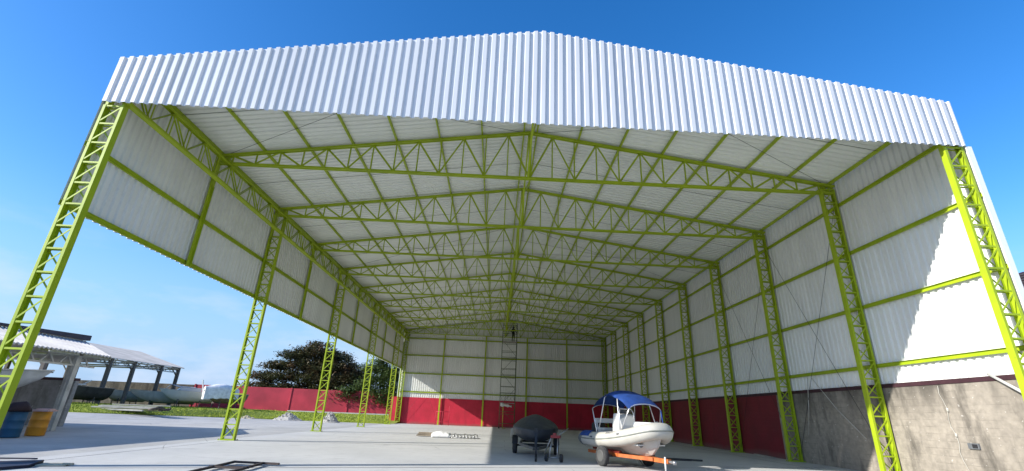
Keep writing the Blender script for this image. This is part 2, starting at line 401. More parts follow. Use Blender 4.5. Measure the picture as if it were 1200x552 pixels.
obj('wall_sheet', sheet((-12.56,0,0), (0,1,0), (-1,0,0), -.06, YB+.1, lambda y: 6.12 + .006*math.sin(y*7), wtop), M['sheetV'], H, label='white left side sheet hanging high above an open side')
obj('wall_sheet', sheet((0,YB+.12,0), (1,0,0), (0,1,0), -12.62, 12.62, lambda x: 2.86, lambda x: roofz(x)+.24), M['sheetV'], H, label='white back wall sheet above the red base')
b = MB(); b.box((12.53,-.10,2.93),(12.70,-.07,9.32)); b.box((12.67,-.068,2.93),(12.70,.1,9.32)); obj('corner_flashing', b, M['sheetV'], H)

# lattice columns
def column_meshes(h, d, wy=.18, chord=.075, pan=.61):
    c1 = MB(); c1.cprof((0,0,0), (0,0,h), (0,1,0), (1,0,0), wy, chord)
    c2 = MB(); c2.cprof((d,0,0), (d,0,h), (0,1,0), (-1,0,0), wy, chord)
    la = MB(); n = round(h/pan); p = h/n; y0 = wy/2 - .014
    for k in range(n+1):
        z = min(max(k*p, .03), h-.03)
        for sy in (-1, 1): la.bar((.012, sy*y0, z), (d-.012, sy*y0, z), .045, .012, (0,1,0)); la.bar((.012, sy*(y0-.02), z-.016), (d-.012, sy*(y0-.02), z-.016), .01, .03, (0,1,0))
        if k < n:
            a = (.012, k*p+.02); c = (d-.012, (k+1)*p-.02)
            if k % 1 == 0:
                la.bar((a[0], -y0-.004, a[1]), (c[0], -y0-.004, c[1]), .04, .012, (0,1,0))
                la.bar((c[0], y0+.004, a[1]), (a[0], y0+.004, c[1]), .04, .012, (0,1,0))
    bp = MB(); bp.box((-.06,-.18,0.002),(d+.06,.18,.022))
    for x in (-.035, d+.035):
        for y in (-.14,.14): bp.tube([(x,y,.02),(x,y,.06)], .014, 6)
    return [mesh('lacing', la, M['lime']), mesh('chord', c1, M['lime']), mesh('chord', c2, M['lime']), mesh('base_plate', bp, M['lime'])]
def column(ms, loc, rz=0):
    o = obj('lattice_column', ms[0], None, H, loc, rz)
    obj('chord', ms[1], None, o); obj('chord', ms[2], None, o); obj('base_plate', ms[3], None, o)
CR = column_meshes(10.55, D); CL = column_meshes(9.27, D)
for n in range(0, NB+1):
    y = n*S if n < NB else YB - .14
    if n == 0: y = .05
    column(CR, (A-D, y, 0))
    if n in (0, 2, 4, 6, 8, 9): column(CL, (-A+D, y, 0), math.pi)

# trusses
def truss_meshes():
    q = (A-D)/13.; we = MB()
    tz = lambda x: roofz(x) - .05
    for i in range(-13, 14):
        x = i*q
        we.bar((x, 0, ZB+.03), (x, 0, tz(x)), .05 if i else .12, .045 if i else .09, (0,1,0))
    for sg in (-1, 1):
        for k in range(1, 14, 2):
            for k2 in (k-1, k+1):
                if k2 > 13: continue
                th = .075 if k2 < k else .05
                we.bar((sg*k*q, .03 if k2 < k else -.03, tz(k*q)), (sg*k2*q, .03 if k2 < k else -.03, ZB+.03), th, .045, (0,1,0))
        we.bar((sg*(A-.05),0,ZB-.0),(sg*(A-.05),0,tz(A)),.07); we.bar((sg*(A-D),.02,tz(A-D)),(sg*(A-.05),.02,ZB+.02),.05); we.bar((sg*(A-D),-.02,ZB+.02),(sg*(A-.05),-.02,tz(A)),.05)
    tc_ = MB(); bc = MB()
    for sg in (-1, 1):
        for sy in (-1, 1):
            tc_.bar((0, sy*.055, ZA-.01), (sg*12.55, sy*.055, roofz(12.55)-.01), .05, .10); 
    for sy in (-1, 1): bc.bar((-12.5, sy*.055, ZB), (12.5, sy*.055, ZB), .05, .09)
    return mesh('web', we, M['lime']), mesh('top_chord', tc_, M['lime']), mesh('bottom_chord', bc, M['lime'])
TM = truss_meshes()
for n in range(NB+1):
    y = n*S if n < NB else YB-.14
    if n == 0: y = .14
    t = obj('roof_truss', TM[0], None, H, (0, y, 0)); obj('top_chord', TM[1], None, t); obj('bottom_chord', TM[2], None, t)
# sway braces in the ridge plane
b = MB(); b.bar((-.07, 0, ZA-.15), (-.07, S, ZB+.05), .13, .07, (1,0,0)); b.bar((.07, 0, ZB+.05), (.07, S, ZA-.15), .05, .05, (1,0,0))
ms = mesh('sway_brace', b, M['lime'])
for n in range(NB): obj('sway_brace', ms, None, H, (0, n*S, 0))
# purlins
for sg in (-1, 1):
    b = MB(); b.cprof((0,-.05,0),(0,YB,0),(0,0,1),(sg,0,0),.13,.055,.006)
    pm = mesh('purlin', b, M['lime'])
    for k in range(8):
        x = min(.25 + 1.75*k, 12.4); obj('purlin', pm, None, H, (sg*x, 0, roofz(x)+.115))
# thin roof bracing rods
for n in (0, 3, 6):
    for sg in (-1, 1):
        b = MB(); b.tube([(sg*.3, n*S, roofz(.3)+.03), (sg*12.2, (n+1)*S, roofz(12.2)+.03)], .008, 5); obj('roof_brace_rod', b, M['black'], H)
        b = MB(); b.tube([(sg*12.2, n*S, roofz(12.2)+.045), (sg*.3, (n+1)*S, roofz(.3)+.045)], .008, 5); obj('roof_brace_rod', b, M['black'], H)
for n in range(NB):
    for sg in (-1, 1):
        b = MB(); y = (n+.5)*S; b.tube([(sg*.25, y, roofz(.25)+.08), (sg*12.4, y, roofz(12.4)+.08)], .008, 5); obj('sag_rod', b, M['black'], H)
# longitudinal eave beam on the left
xb = -A+D; z0, z1 = 9.36, 10.30
bc = MB(); bc.cprof((xb,-.02,z0),(xb,YB,z0),(1,0,0),(0,0,1),.20,.08)
tc_ = MB(); tc_.cprof((xb,-.02,z1),(xb,YB,z1),(1,0,0),(0,0,-1),.16,.07)
we = MB(); np_ = NB*6; p = YB/np_
for k in range(np_+1):
    y = k*p
    for dx in (-.06, .06): we.bar((xb+dx, y, z0+.03), (xb+dx, y, z1-.03), .012, .05, (0,1,0))
    if k < np_:
        a, c = (z0+.03, z1-.03) if k % 2 else (z1-.03, z0+.03)
        for dx in (-.045, .045): we.bar((xb+dx, y, a), (xb+dx, y+p, c), .012, .055, (1,0,0))
for n in (0, 2, 4, 6, 8):
    yy = n*S if n else .06
    for x_ in (xb-.04, -A+.06): st_ = MB(); st_.bar((x_, yy, 9.28), (x_, yy, 10.6), .09, .17, (0,1,0)); obj('column_head', st_, M['lime'], H)
eb = obj('eave_beam', we, M['lime'], H); obj('chord', bc, M['lime'], eb); obj('chord', tc_, M['lime'], eb)
# girts
def girt(p, q, od, h=.15):
    b = MB(); b.cprof(p, q, (0,0,1), od, h, .06, .006); obj('girt', b, M['lime'], H)
for z in (3.54, 5.65, 7.77, 9.81): girt((12.55,-.05,z),(12.55,YB,z),(-1,0,0), .13)
for z in (6.2, 7.98): girt((-12.55,-.05,z),(-12.55,YB,z),(1,0,0), .15)
for z in (3.54, 5.65, 7.77, 9.81): girt((-12.3,YB+.06,z),(12.3,YB+.06,z),(0,-1,0), .15)
for n in (1, 3, 5, 7):
    b = MB(); b.cprof((-12.46,n*S,6.12),(-12.46,n*S,9.36),(0,1,0),(1,0,0),.20,.08); obj('wall_post', b, M['lime'], H)
    b = MB(); b.bar((-12.44,n*S,9.36),(-12.44,n*S,10.6),.08,.2,(0,1,0)); obj('wall_post', b, M['lime'], H)
for x in (-7.5, -2.4, 2.7, 7.6):
    b = MB(); b.cprof((x,YB-.12,0),(x,YB-.12,ZB-.05),(1,0,0),(0,1,0),.16,.08); obj('wall_post', b, M['lime'], H)
for (x, y, rr) in ((-12.44, YB-.02, 1), (12.44, YB-.02, 1)):
    b = MB(); b.bar((x-.0,y,0.0),(x,y,10.6),.1,.1); obj('wall_post', b, M['lime'], H)
# thin cross braces on the right wall
def brace(p, q, r=.008, m='black'):
    b = MB(); b.tube([p, q], r, 6); obj('cross_brace', b, M[m], H)
for n in (1, 2):
    brace((12.40, n*S+.1, .3), (12.40, (n+1)*S-.1, 9.7)); brace((12.43, n*S+.1, 9.7), (12.43, (n+1)*S-.1, .3))
brace((-12.0, YB-.2, .3), (-9.5, YB-.2, 3.6)); brace((-9.0, YB-.2, 3.4), (-7.7, YB-.2, .6))

# masonry walls round the hangar: things of their own
YR = 11.75
b = MB(); b.box((12.56, -22, -.05), (12.76, YR, 2.80)); 
obj('block_wall', b, M['block'], label='bare grey block wall with dark stains under the right side sheets', cat='wall')
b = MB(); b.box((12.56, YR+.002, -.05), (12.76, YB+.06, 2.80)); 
t = obj('masonry_wall', b, M['redR'], label='red painted wall coloured darker as shade behind the right row of columns', cat='wall')
b = MB(); b.box((-13.25, YB+.08, -.05), (12.54, YB+.30, 2.92)); obj('masonry_wall', b, M['red'], label='red painted base wall across the back of the hangar', cat='wall')
b = MB(); b.box((12.535, -.1, 2.802), (12.80, YB, 2.93)); obj('base_flashing', b, M['maroon'], H)

# things on the right wall
b = MB(); pts = [(12.54-.0, 3.0-.02*k + .05*math.sin(k*1.7), 2.76-.23*k) for k in range(12)]
b.tube(pts, .008, 6)
for k in (3, 6): b.tube([V(pts[k])+V((0,0,.05)), V(pts[k])-V((0,0,.05))], .03, 8)
obj('hanging_cable', b, M['rope'], label='pale knotted cable hanging down the bare block wall', cat='cable')
sb = thing('socket_box', (12.56, 2.39, 1.11), 'small dark socket box set on the bare block wall', 'socket box')
b = MB(); b.box((-.05,-.16,-.075),(-.002,.16,.075)); obj('casing', b, M['greyr'], sb)
b = MB(); b.box((-.06,-.13,-.05),(-.0505,.02,.05)); obj('cover', b, M['black'], sb)
b = MB(); b.tube([(12.46,1.3,2.98),(12.3,.35,2.40),(12.2,-.6,1.75)], .04, 8); obj('white_pole', b, M['white'], label='white pole slanting across the top of the block wall at right edge', cat='pole')
for i, (y0_, y1_) in enumerate(((8.94, 9.6), (8.7, 6.3))):
    b = MB(); b.tube([(12.42, y0_, 3.4), (12.44, (y0_+y1_)/2, 2.1), (12.45, y1_, 1.1)], .012, 6)
    obj('rope', b, M['rope'], label=('thin pale rope hanging almost straight down the shaded block wall' if i == 0 else 'thin pale rope slanting towards the sunlit column over block wall'), cat='rope')

# ------------------------------------------------------------------ scaffold tower with worker
sc = thing('scaffold_tower', (.38, 42.6, 0), 'tall narrow scaffold tower standing before the back wall', 'scaffold')
hw, hd = .82, .6
for sx_ in (-1, 1):
    for sy_ in (-1, 1):
        b = MB(); b.tube([(sx_*hw, sy_*hd, .12), (sx_*hw, sy_*hd, 11.2)], .032, 6); obj('upright', b, M['scaf'], sc)
        b = MB(); b.lathe((sx_*hw, sy_*hd-.03, .08), (0,1,0), [(0,.078),(.06,.078)], 12); obj('castor', b, M['black'], sc)
z = .5
while z < 11.1:
    b = MB()
    for sy_ in (-1, 1): b.tube([(-hw-.03, sy_*hd, z), (hw+.03, sy_*hd, z)], .024, 6)
    for sx_ in (-1, 1): b.tube([(sx_*hw, -hd-.03, z), (sx_*hw, hd+.03, z)], .024, 6)
    obj('rung', b, M['scaf'], sc)
    if int(z*10) % 20 > 8:
        for sy_ in (-1, 1): b = MB(); b.tube([(-hw, sy_*hd, z+.28), (hw, sy_*hd, z+.28)], .02, 6); obj('rung', b, M['scaf'], sc)
    z += .95
for k in range(6):
    b = MB(); x0_, x1_ = (-hw, hw) if k % 2 else (hw, -hw); b.tube([(x0_, hd, .5+k*1.8), (x1_, hd, 2.3+k*1.8)], .018, 6); obj('diagonal_brace', b, M['scaf'], sc)
b = MB()
for k in range(5): b.tube([(-hw+k*.33, -hd-.03, 2.75), (-hw+(k+1)*.33, -hd-.03, 3.35)], .016, 5); b.tube([(-hw+(k+1)*.33, -hd-.03, 2.75), (-hw+k*.33, -hd-.03, 3.35)], .016, 5)
obj('lattice_guard', b, M['steel'], sc)
b = MB(); b.box((-hw, -hd, 9.16), (hw, hd, 9.21)); obj('platform', b, M['plank'], sc)
b = MB(); b.box((-hw, -hd-.02, 2.55), (hw, hd, 2.60)); obj('platform', b, M['plank'], sc)
b = MB(); b.tube([(-.45,-.5,.05),(-.45,-.5,2.6)],.05,6); b.tube([(-.45,-.5,.05),(-.1,-.5,.05)],.04,6); obj('lift_post', b, M['yellow'], sc)
b = MB(); rings = []
for i in range(7):
    x = -.75 + i*.2; rr = .10 + .06*math.sin(i*2.1) + (.05 if i < 3 else 0)
    rings.append([(x, -hd-.2 + rr*math.cos(t*.785), 2.42 - .05*i*.6 + rr*1.1*math.sin(t*.785)) for t in range(8)])
b.loft(rings); obj('sheet_bundle', b, M['sack'], None, (.38, 42.3, 0), label='white crumpled sheet bundle tied under the scaffold platform', cat='sheet bundle')

def skinned(name, joints, edges, material, parent=None, lvl=2):
    me = bpy.data.meshes.new(name); me.from_pydata([j[0] for j in joints], edges, []); me.update()
    o = bpy.data.objects.new(name, me); COL.objects.link(o)
    o.modifiers.new('skin', 'SKIN'); 
    bpy.context.view_layer.update()
    if not me.skin_vertices:
        bpy.context.view_layer.objects.active = o; bpy.ops.object.modifier_remove(modifier='skin') if False else None
    sv = me.skin_vertices[0].data if me.skin_vertices else None
    if sv:
        for i, j in enumerate(joints): r_ = j[1]; sv[i].radius = r_ if isinstance(r_, tuple) else (r_, r_); sv[i].use_root = (i == 0)
    s_ = o.modifiers.new('sub', 'SUBSURF'); s_.levels = lvl; s_.render_levels = lvl
    dg = bpy.context.evaluated_depsgraph_get(); dg.update()
    ev = bpy.data.meshes.new_from_object(o.evaluated_get(dg))
    bpy.data.objects.remove(o)
    ev.materials.clear(); ev.materials.append(material)
    for p_ in ev.polygons: p_.use_smooth = True
    n = bpy.data.objects.new(name, ev); COL.objects.link(n)
    if parent: n.parent = parent
    return n
PX, PY, PZ = .78, 42.35, 9.215
J = [((0,0,.93),(.15,.11)), ((0,0,1.12),(.145,.10)), ((0,0,1.36),(.17,.11)), ((0,0,1.49),(.06,.06)), ((0,-.02,1.60),(.085,.095)), ((0,-.02,1.70),(.07,.08)),
     ((-.10,0,.86),(.085,.09)), ((-.12,-.03,.48),(.06,.06)), ((-.13,.02,.08),(.042,.045)), ((-.14,-.12,.04),(.035,.03)),
     ((.10,0,.86),(.085,.09)), ((.11,.0,.48),(.06,.06)), ((.12,.05,.08),(.042,.045)), ((.13,-.09,.04),(.035,.03)),
     ((-.20,0,1.40),(.06,.06)), ((-.25,.02,1.12),(.045,.045)), ((-.20,-.14,.90),(.034,.034)), ((-.19,-.19,.83),(.03,.02)),
     ((.20,0,1.40),(.06,.06)), ((.28,-.02,1.14),(.045,.045)), ((.26,-.22,1.0),(.034,.034)), ((.26,-.28,.96),(.03,.02))]
Eg = [(0,1),(1,2),(2,3),(3,4),(4,5),(0,6),(6,7),(7,8),(8,9),(0,10),(10,11),(11,12),(12,13),(2,14),(14,15),(15,16),(16,17),(2,18),(18,19),(19,20),(20,21)]
pe = skinned('person', J, Eg, M['cloth']); pe.location = (PX, PY, PZ); pe.rotation_euler.z = R(25)
tag(pe, 'worker in dark clothes standing high on the scaffold tower', 'person')
b = MB(); b.lathe((0,-.025,1.59), (0,0,1), [(0,.095),(.06,.105),(.12,.09),(.16,.03)], 12); obj('hair', b, M['hair'], pe)

# red pipe trestle near the back wall
t = thing('pipe_trestle', (-6.9, 45.6, 0), 'low red pipe trestle standing against the red back wall', 'trestle')
for x in (-.75, .0, .75):
    b = MB(); b.tube([(x,0,0),(x,0,1.45 if x < .5 else 2.1)], .035, 6); obj('leg', b, M['redf'], t)
b = MB(); b.tube([(-.75,0,1.45),(.75,0,1.45)], .035, 6); b.tube([(-.75,0,.4),(.75,0,.4)], .025, 6); obj('rail', b, M['redf'], t)

# debris on the floor
t = thing('plank_stack', (-5.1, 19.6, 0), 'small brown plank stack beside the white sack on the floor', 'planks')
for k in range(5):
    b = MB(); z = .04+.075*(k//2); b.bar((-.55+.03*k, -.15+.22*(k % 2)+.03*k, z+.035), (.65-.07*k, -.1+.22*(k % 2), z+.035), .2, .06); obj('plank', b, M['card'], t, label=None)
b = MB(); rings = []
for i in range(9):
    x = -.55+i*.14; hh = .16 + .17*math.sin((i+1)*.32)*(1+.45*noise.noise(V((i*.9,0,0)))); 
    rings.append([(x + .05*noise.noise(V((i, t_, 1))), (.36+.06*noise.noise(V((i,t_,3))))*math.cos(t_*.628), .02 + max(0, hh*(1+.3*noise.noise(V((i*.7, t_*.9, 7))))*math.sin(t_*.628)) if True else 0) for t_ in range(10)])
b.loft(rings); obj('cement_sack', b, M['sack'], None, (-4.15, 19.3, 0), label='crumpled white sack lying among planks and rods on the floor', cat='sack')
b = MB()
for k in range(8):
    x = .06 + .2*k; pts = [(x, -.2, .02), (x+.08, -.1, .22+.04*math.sin(k*2)), (x+.25, .1, .2), (x+.3, .2, .02)]; b.tube(pts, .022, 6)
b.tube([(-.1,-.1,.03),(1.9,.05,.03)], .02, 6); b.tube([(-.1,.1,.03),(1.6,.15,.03)], .02, 6)
obj('bent_rods', b, M['steel'], None, (-3.65, 19.1, 0), label='row of bent dark steel rods on the floor right of the white sack', cat='steel rods')

# ladder-like frame on the floor
t = thing('ladder_frame', (0, 0, 0.03), 'dark rusty ladder like steel frame lying flat on the concrete', 'frame')
M['rust'] = mat('rusty_steel', (.06, .045, .04), .8, scale=5)
def fb(p, q, nm):
    b = MB(); b.bar((*p, .03), (*q, .03), .06, .05); obj(nm, b, M['rust'], t)
fb((-7.62,2.17),(-7.40,-.5),'side_rail'); fb((-6.86,2.07),(-6.63,-.5),'side_rail')
fb((-7.66,2.12),(-6.42,1.98),'crossbar'); fb((-7.6,.95),(-6.74,.86),'crossbar'); fb((-7.2,1.0),(-6.72,1.02),'crossbar')
# boards at left front
b = MB(); b.add([(-12.3,.55,.003),(-11.15,-.45,.003),(-11.0,.1,.003),(-11.25,.75,.003),(-12.3,.55,.05),(-11.15,-.45,.06),(-11.0,.1,.06),(-11.25,.75,.10)],
     [(3,2,1,0),(4,5,6,7),(0,1,5,4),(1,2,6,5),(2,3,7,6),(3,0,4,7)]); b.bar((-12.2,.62,.11),(-11.3,.6,.13),.05,.03)
obj('sheet_metal', b, M['navy'], None, label='dark bent metal sheet lying on the concrete by the left front column', cat='metal sheet')
b = MB(); b.bar((-11.15,.55,.02),(-10.65,.75,.02),.45,.03); b.bar((-10.7,.62,.045),(-10.5,.66,.04),.06,.04); obj('beige_board', b, M['beige'], None, label='flat beige board lying on the floor next to the dark metal sheet', cat='board')

# ------------------------------------------------------------------ wheel helper
def wheel(parent, c, axis, r, wd, name='wheel'):
    b = MB(); b.lathe((0,0,0), axis, [(-wd/2, r*.62), (-wd/2, r*.9), (-wd*.36, r), (wd*.36, r), (wd/2, r*.9), (wd/2, r*.62)], 26)
    ty = obj(name, b, M['rubber'], parent, c)
    b = MB(); b.lathe((0,0,0), axis, [(-wd*.53, r*.18), (-wd*.53, r*.5), (-wd*.56, r*.6), (wd*.56, r*.6), (wd*.53, r*.5), (wd*.53, r*.18)], 20)
    for k in range(5):
        pass
    obj('rim', b, M['rimg'], ty)
    return ty

# ------------------------------------------------------------------ inflatable boat on orange trailer
HD = R(-70)           # heading of the bow
def local_path():
    """centre line of the collar, starboard stern -> bow -> port stern; x forward, y port"""
    half = []
    for x, y, z in ((-1.62,.74,.80),(-1.2,.76,.79),(-.5,.77,.80),(.2,.76,.85),(.8,.70,.93),(1.25,.58,1.02),(1.6,.40,1.12),(1.80,.18,1.18)): half.append((x, -y, z))
    full = half + [(x, -y, z) for x, y, z in reversed(half)]
    return full
def smooth_path(pts, n=6):
    out = []
    P = [V(p) for p in pts]
    for i in range(len(P)-1):
        p0, p1, p2, p3 = P[max(i-1,0)], P[i], P[i+1], P[min(i+2,len(P)-1)]
        for k in range(n):
            t_ = k/n; out.append(.5*((2*p1)+(-p0+p2)*t_+(2*p0-5*p1+4*p2-p3)*t_*t_+(-p0+3*p1-3*p2+p3)*t_**3))
    out.append(P[-1]); return out
BX, BY = 3.48, 5.55
rb = thing('inflatable_boat', (BX, BY, .0), 'cream rigid inflatable boat with blue sun canopy standing on orange trailer', 'boat', rz=HD)
rb.scale = (.95,.95,.97); rb.location.x += .08
path = smooth_path(local_path())
b = MB(); rad = [.25 + .0*i for i in range(len(path))]; b.tube(path, rad, 18); obj('collar_tube', b, M['cream'], rb)
for sg in (-1, 1):
    b = MB(); e = V((-1.62, sg*.74, .80)); b.lathe(e+V((.02,0,0)), (-1,0,-.02), [(-.42,.256),(0,.256),(.12,.24),(.3,.17),(.42,.08),(.46,.03)], 18); obj('tube_cone', b, M['greyr'], rb)
    b = MB()   # blue cover patch over the stern tube
    rings = []
    for i in range(7):
        x = -1.60+.62*i/6; rings.append([(x, sg*(.742+.272*math.cos(a)), .80+.272*math.sin(a)) for a in [R(20+14*k) for k in range(11)]])
    b.loft(rings, closed=False); obj('stern_cover', b, M['blue'], rb)
def offset(path, side, dz, o):
    out = []
    for i, p in enumerate(path):
        d = (path[min(i+1,len(path)-1)] - path[max(i-1,0)]); d.z = 0; d.normalize(); nrm = V((d.y, -d.x, 0))*side
        out.append(p + nrm*o + V((0,0,dz)))
    return out
b = MB(); b.tube(offset(path, 1, .02, .25), .022, 8); obj('rub_strake', b, mat('strake_grey', (.22,.23,.2), .6), rb)
# v hull
b = MB(); rings = []
for x, hb, zk, zc in ((-1.60,.58,.42,.64),(-1.0,.60,.40,.64),(-.2,.60,.38,.65),(.5,.56,.37,.69),(1.0,.48,.38,.77),(1.4,.35,.46,.88),(1.68,.19,.70,1.02),(1.8,.05,.94,1.1)):
    rings.append([(x,-hb,zc+.10),(x,-hb,zc),(x,-hb*.55,(zc+zk*1.3)/2.3),(x,-.04,zk),(x,.04,zk),(x,hb*.55,(zc+zk*1.3)/2.3),(x,hb,zc),(x,hb,zc+.10)])
b.loft(rings, smooth=False); obj('hull', b, M['hullw'], rb)
b = MB(); b.lathe((1.28,-.36,.72), (.45,-1,-.3), [(0,.06),(.03,.055),(.035,.03)], 12); obj('drain_plug', b, M['greyr'], rb)
b = MB(); b.box((-1.74,-.55,.72),(1.35,.55,.76)); obj('deck', b, M['white'], rb)
# bow locker, console, seat
b = MB(); rings = [[(.98+dx*s_, y*s_, z) for dx, y in ((0,-.40),(.42,-.30),(.62,-.14),(.62,.14),(.42,.30),(0,.40))] for z, s_ in ((.85,1.0),(1.37,1.0),(1.43,.93))]
b.loft(rings, smooth=False); obj('bow_locker', b, M['white'], rb)
b = MB(); b.tube([(1.66,-.12,1.41),(1.74,0,1.45),(1.66,.12,1.41)], .02, 6); b.tube([(.75,-.93,1.03),(.85,-.915,1.045)], .03, 6); b.tube([(-.85,-1.01,.88),(-.72,-1.01,.88)], .03, 6); b.tube([(1.52,-.70,1.02),(1.62,-.62,1.04)], .03, 6); obj('grab_handle', b, M['greyr'], rb)
b = MB(); rings = [[(x0_,-.3,z),(x1_,-.3,z),(x1_,.3,z),(x0_,.3,z)] for z, x0_, x1_ in ((.76,-.45,.2),(1.3,-.42,.14),(1.62,-.36,.02),(1.68,-.33,-.06))]
b.loft(rings, smooth=False); cs = obj('console', b, M['white'], rb)
b = MB(); b.tube([(.1,-.31,.95),(.02,-.31,1.7),(-.02,-.24,1.84),(-.02,.24,1.84),(.02,.31,1.7),(.1,.31,.95)], .025, 8); obj('windscreen_rail', b, M['alu'], cs)
b = MB(); b.box((-.035,-.24,1.69),(-.02,.24,1.82)); obj('windscreen', b, M['glass'], cs)
b = MB(); b.lathe((-.46,0,1.42), (-1,0,.35), [(0,.03),(.08,.03),(.09,.17),(.115,.17),(.12,.14)], 16); obj('steering_wheel', b, M['black'], cs)
b = MB(); rings = [[(-1.35,-.36,z),(-.92,-.36,z),(-.92,.36,z),(-1.35,.36,z)] for z in (.76,1.10)]; b.loft(rings, smooth=False); b.box((-1.38,-.4,1.10),(-.90,.4,1.18)); b.bar((-1.36,-.36,1.18),(-1.42,-.36,1.42),.04); b.bar((-1.36,.36,1.18),(-1.42,.36,1.42),.04); b.box((-1.46,-.4,1.34),(-1.39,.4,1.5)); obj('seat', b, M['white'], rb)
b = MB(); b.loft([[(x, -.2*s_, z), (x+.0, .2*s_, z), (x-.36*s_, .2*s_, z), (x-.36*s_, -.2*s_, z)] for x, z, s_ in ((-1.78,.55,.5),(-1.76,.85,.6),(-1.70,.98,1),(-1.70,1.28,1),(-1.76,1.36,.7))], smooth=False); obj('outboard_motor', b, M['black'], rb)
# bimini
cx0, cx1 = -1.25, 1.15; b = MB(); rings = []
for i in range(15):
    t_ = i/14; x = cx0 + (cx1-cx0)*t_; zc = 1.98 + .47*math.sin(math.pi*(t_*.96+.02)) - .018*math.cos(t_*6*math.pi)
    rings.append([(x, .68*math.sin(R(a)), zc - .17*(1-math.cos(R(a)))*1.2) for a in range(-80, 81, 10)])
b.loft(rings, closed=False)
b.loft([[V(p)-V((0,0,.025)) for p in r_] for r_ in rings], closed=False)
cp = obj('sun_canopy', b, M['blue'], rb)
for x_, foot, sgn in ((cx0+.02, -.7, 1), (-.35, -.62, 1), (.45, .72, 1), (cx1-.02, .8, 1)):
    t_ = (x_-cx0)/(cx1-cx0); zc = 1.955 + .46*math.sin(math.pi*(t_*.96+.02))
    pts = [(foot, -.80, 1.0 if foot < 0 else 1.12)] + [(x_, .66*math.sin(R(a)), zc - .17*(1-math.cos(R(a)))*1.2) for a in range(-80, 81, 20)] + [(foot, .80, 1.0 if foot < 0 else 1.12)]
    b = MB(); b.tube(pts, .017, 7); obj('canopy_bow', b, M['alu'], rb)
b = MB(); b.tube([(cx1-.03, .66, 1.84), (1.35, .55, 1.26)], .020, 6); obj('canopy_strap', b, M['blue'], rb)
# illegible grey lettering on the tube
cu = bpy.data.curves.new('lettering', 'FONT'); cu.body = 'NAUTI.10'; cu.size = .13; cu.extrude = .002; cu.align_x = 'CENTER'
to = bpy.data.objects.new('tmp', cu); COL.objects.link(to); dg = bpy.context.evaluated_depsgraph_get(); me = bpy.data.meshes.new_from_object(to.evaluated_get(dg)); bpy.data.objects.remove(to)
me.materials.clear(); me.materials.append(M['letters'])
le = bpy.data.objects.new('lettering', me); COL.objects.link(le); le.parent = rb
le.location = (.35, -.935, 1.035); le.rotation_euler = (R(42), 0, R(4.5)); le.rotation_euler.y = R(-4)

tr = thing('boat_trailer', (BX, BY, 0), 'orange boat trailer under the cream inflatable boat', 'trailer', rz=HD)
b = MB(); b.bar((-1.3,0,.33),(2.05,0,.335),.10,.10); b.bar((.2,0,.335),(2.2,0,.34),.13,.12); obj('main_beam', b, M['orange'], tr)
for sg in (-1, 1):
    b = MB(); b.bar((-1.5,sg*.5,.36),(.35,sg*.5,.36),.09,.10); b.bar((.35,sg*.5,.36),(1.55,sg*.07,.345),.09,.10); obj('side_rail', b, M['orange'], tr)
    b = MB(); b.bar((-1.3,sg*.42,.47),(.3,sg*.40,.455),.10,.07); obj('bunk', b, M['dkred'], tr)
    wheel(tr, (0, sg*.9, .31), (0, 1, 0), .31, .17)
b = MB(); b.bar((0,-.85,.31),(0,.85,.31),.06); obj('axle', b, M['black'], tr)
for x in (-1.3, .3): b = MB(); b.bar((x,-.5,.35),(x,.5,.35),.07); obj('crossbar', b, M['black'], tr)
b = MB(); b.bar((2.2,0,.34),(2.42,0,.33),.07,.06); b.lathe((2.42,0,.27),(0,0,1),[(0,.05),(.08,.06),(.11,.03)],10); obj('hitch', b, M['steel'], tr)
b = MB(); b.tube([(2.12,-.09,.46),(2.12,-.09,.03)],.028,8); b.box((2.07,-.14,0.002),(2.17,-.04,.03)); obj('jack_stand', b, M['white'], tr)

# ------------------------------------------------------------------ covered boat on dark trailer
HC = math.atan2(4.82-9.3, .42-.77)
cb = thing('covered_boat', (.77, 9.3, 0), 'boat wrapped in a dark tarpaulin standing on a black trailer', 'boat', rz=HC)
b = MB(); rings = []
for i, (x, hb, zt_, zb_) in enumerate(((-2.2,.70,1.05,.55),(-1.9,.84,1.22,.52),(-1.2,.92,1.40,.5),(-.4,.95,1.50,.5),(.3,.93,1.56,.5),(.9,.88,1.42,.5),(1.4,.76,1.22,.52),(1.75,.56,1.06,.56),(1.98,.28,.95,.62),(2.08,.08,.9,.7))):
    ring = []
    for k in range(28):
        a = R(-90 + 360*k/28); cx_, sz = math.cos(a), math.sin(a)
        y = hb*math.copysign(abs(cx_)**.75, cx_)
        shoulder = .98
        z = zb_ + (shoulder-zb_)*(sz+1)  if sz < 0 else shoulder + (zt_-shoulder)*(.45*(1-abs(y)/hb) + .55*math.sqrt(max(0, 1-(y/hb)**2))) if zt_ > shoulder else shoulder - (shoulder-zt_)*sz
        nn = .09*noise.noise(V((x*2.4, y*3, z*1.6))) + .05*noise.noise(V((x*6, y*7, z*2.5)))
        ring.append((x + nn*.6, y*(1+nn), z + nn*.6))
    rings.append(ring)
b.loft(rings); tp = obj('tarpaulin', b, M['tarp'], cb)
sm = tp.modifiers.new('sub', 'SUBSURF'); sm.levels = 1; sm.render_levels = 1
b = MB()
for x in (-1.5, -.3, .8): 
    b.tube([(x, .97*math.cos(R(a)), .95+.12*math.sin(R(a))*0 + (.0 if abs(a-90) > 60 else 0)) for a in (0,)] + [(x, .99, .60)], .012, 5)
    b.tube([(x, -.97, .95), (x, -.99, .60)], .012, 5)
obj('tie_rope', b, M['rope'], cb)
b = MB(); hr = []
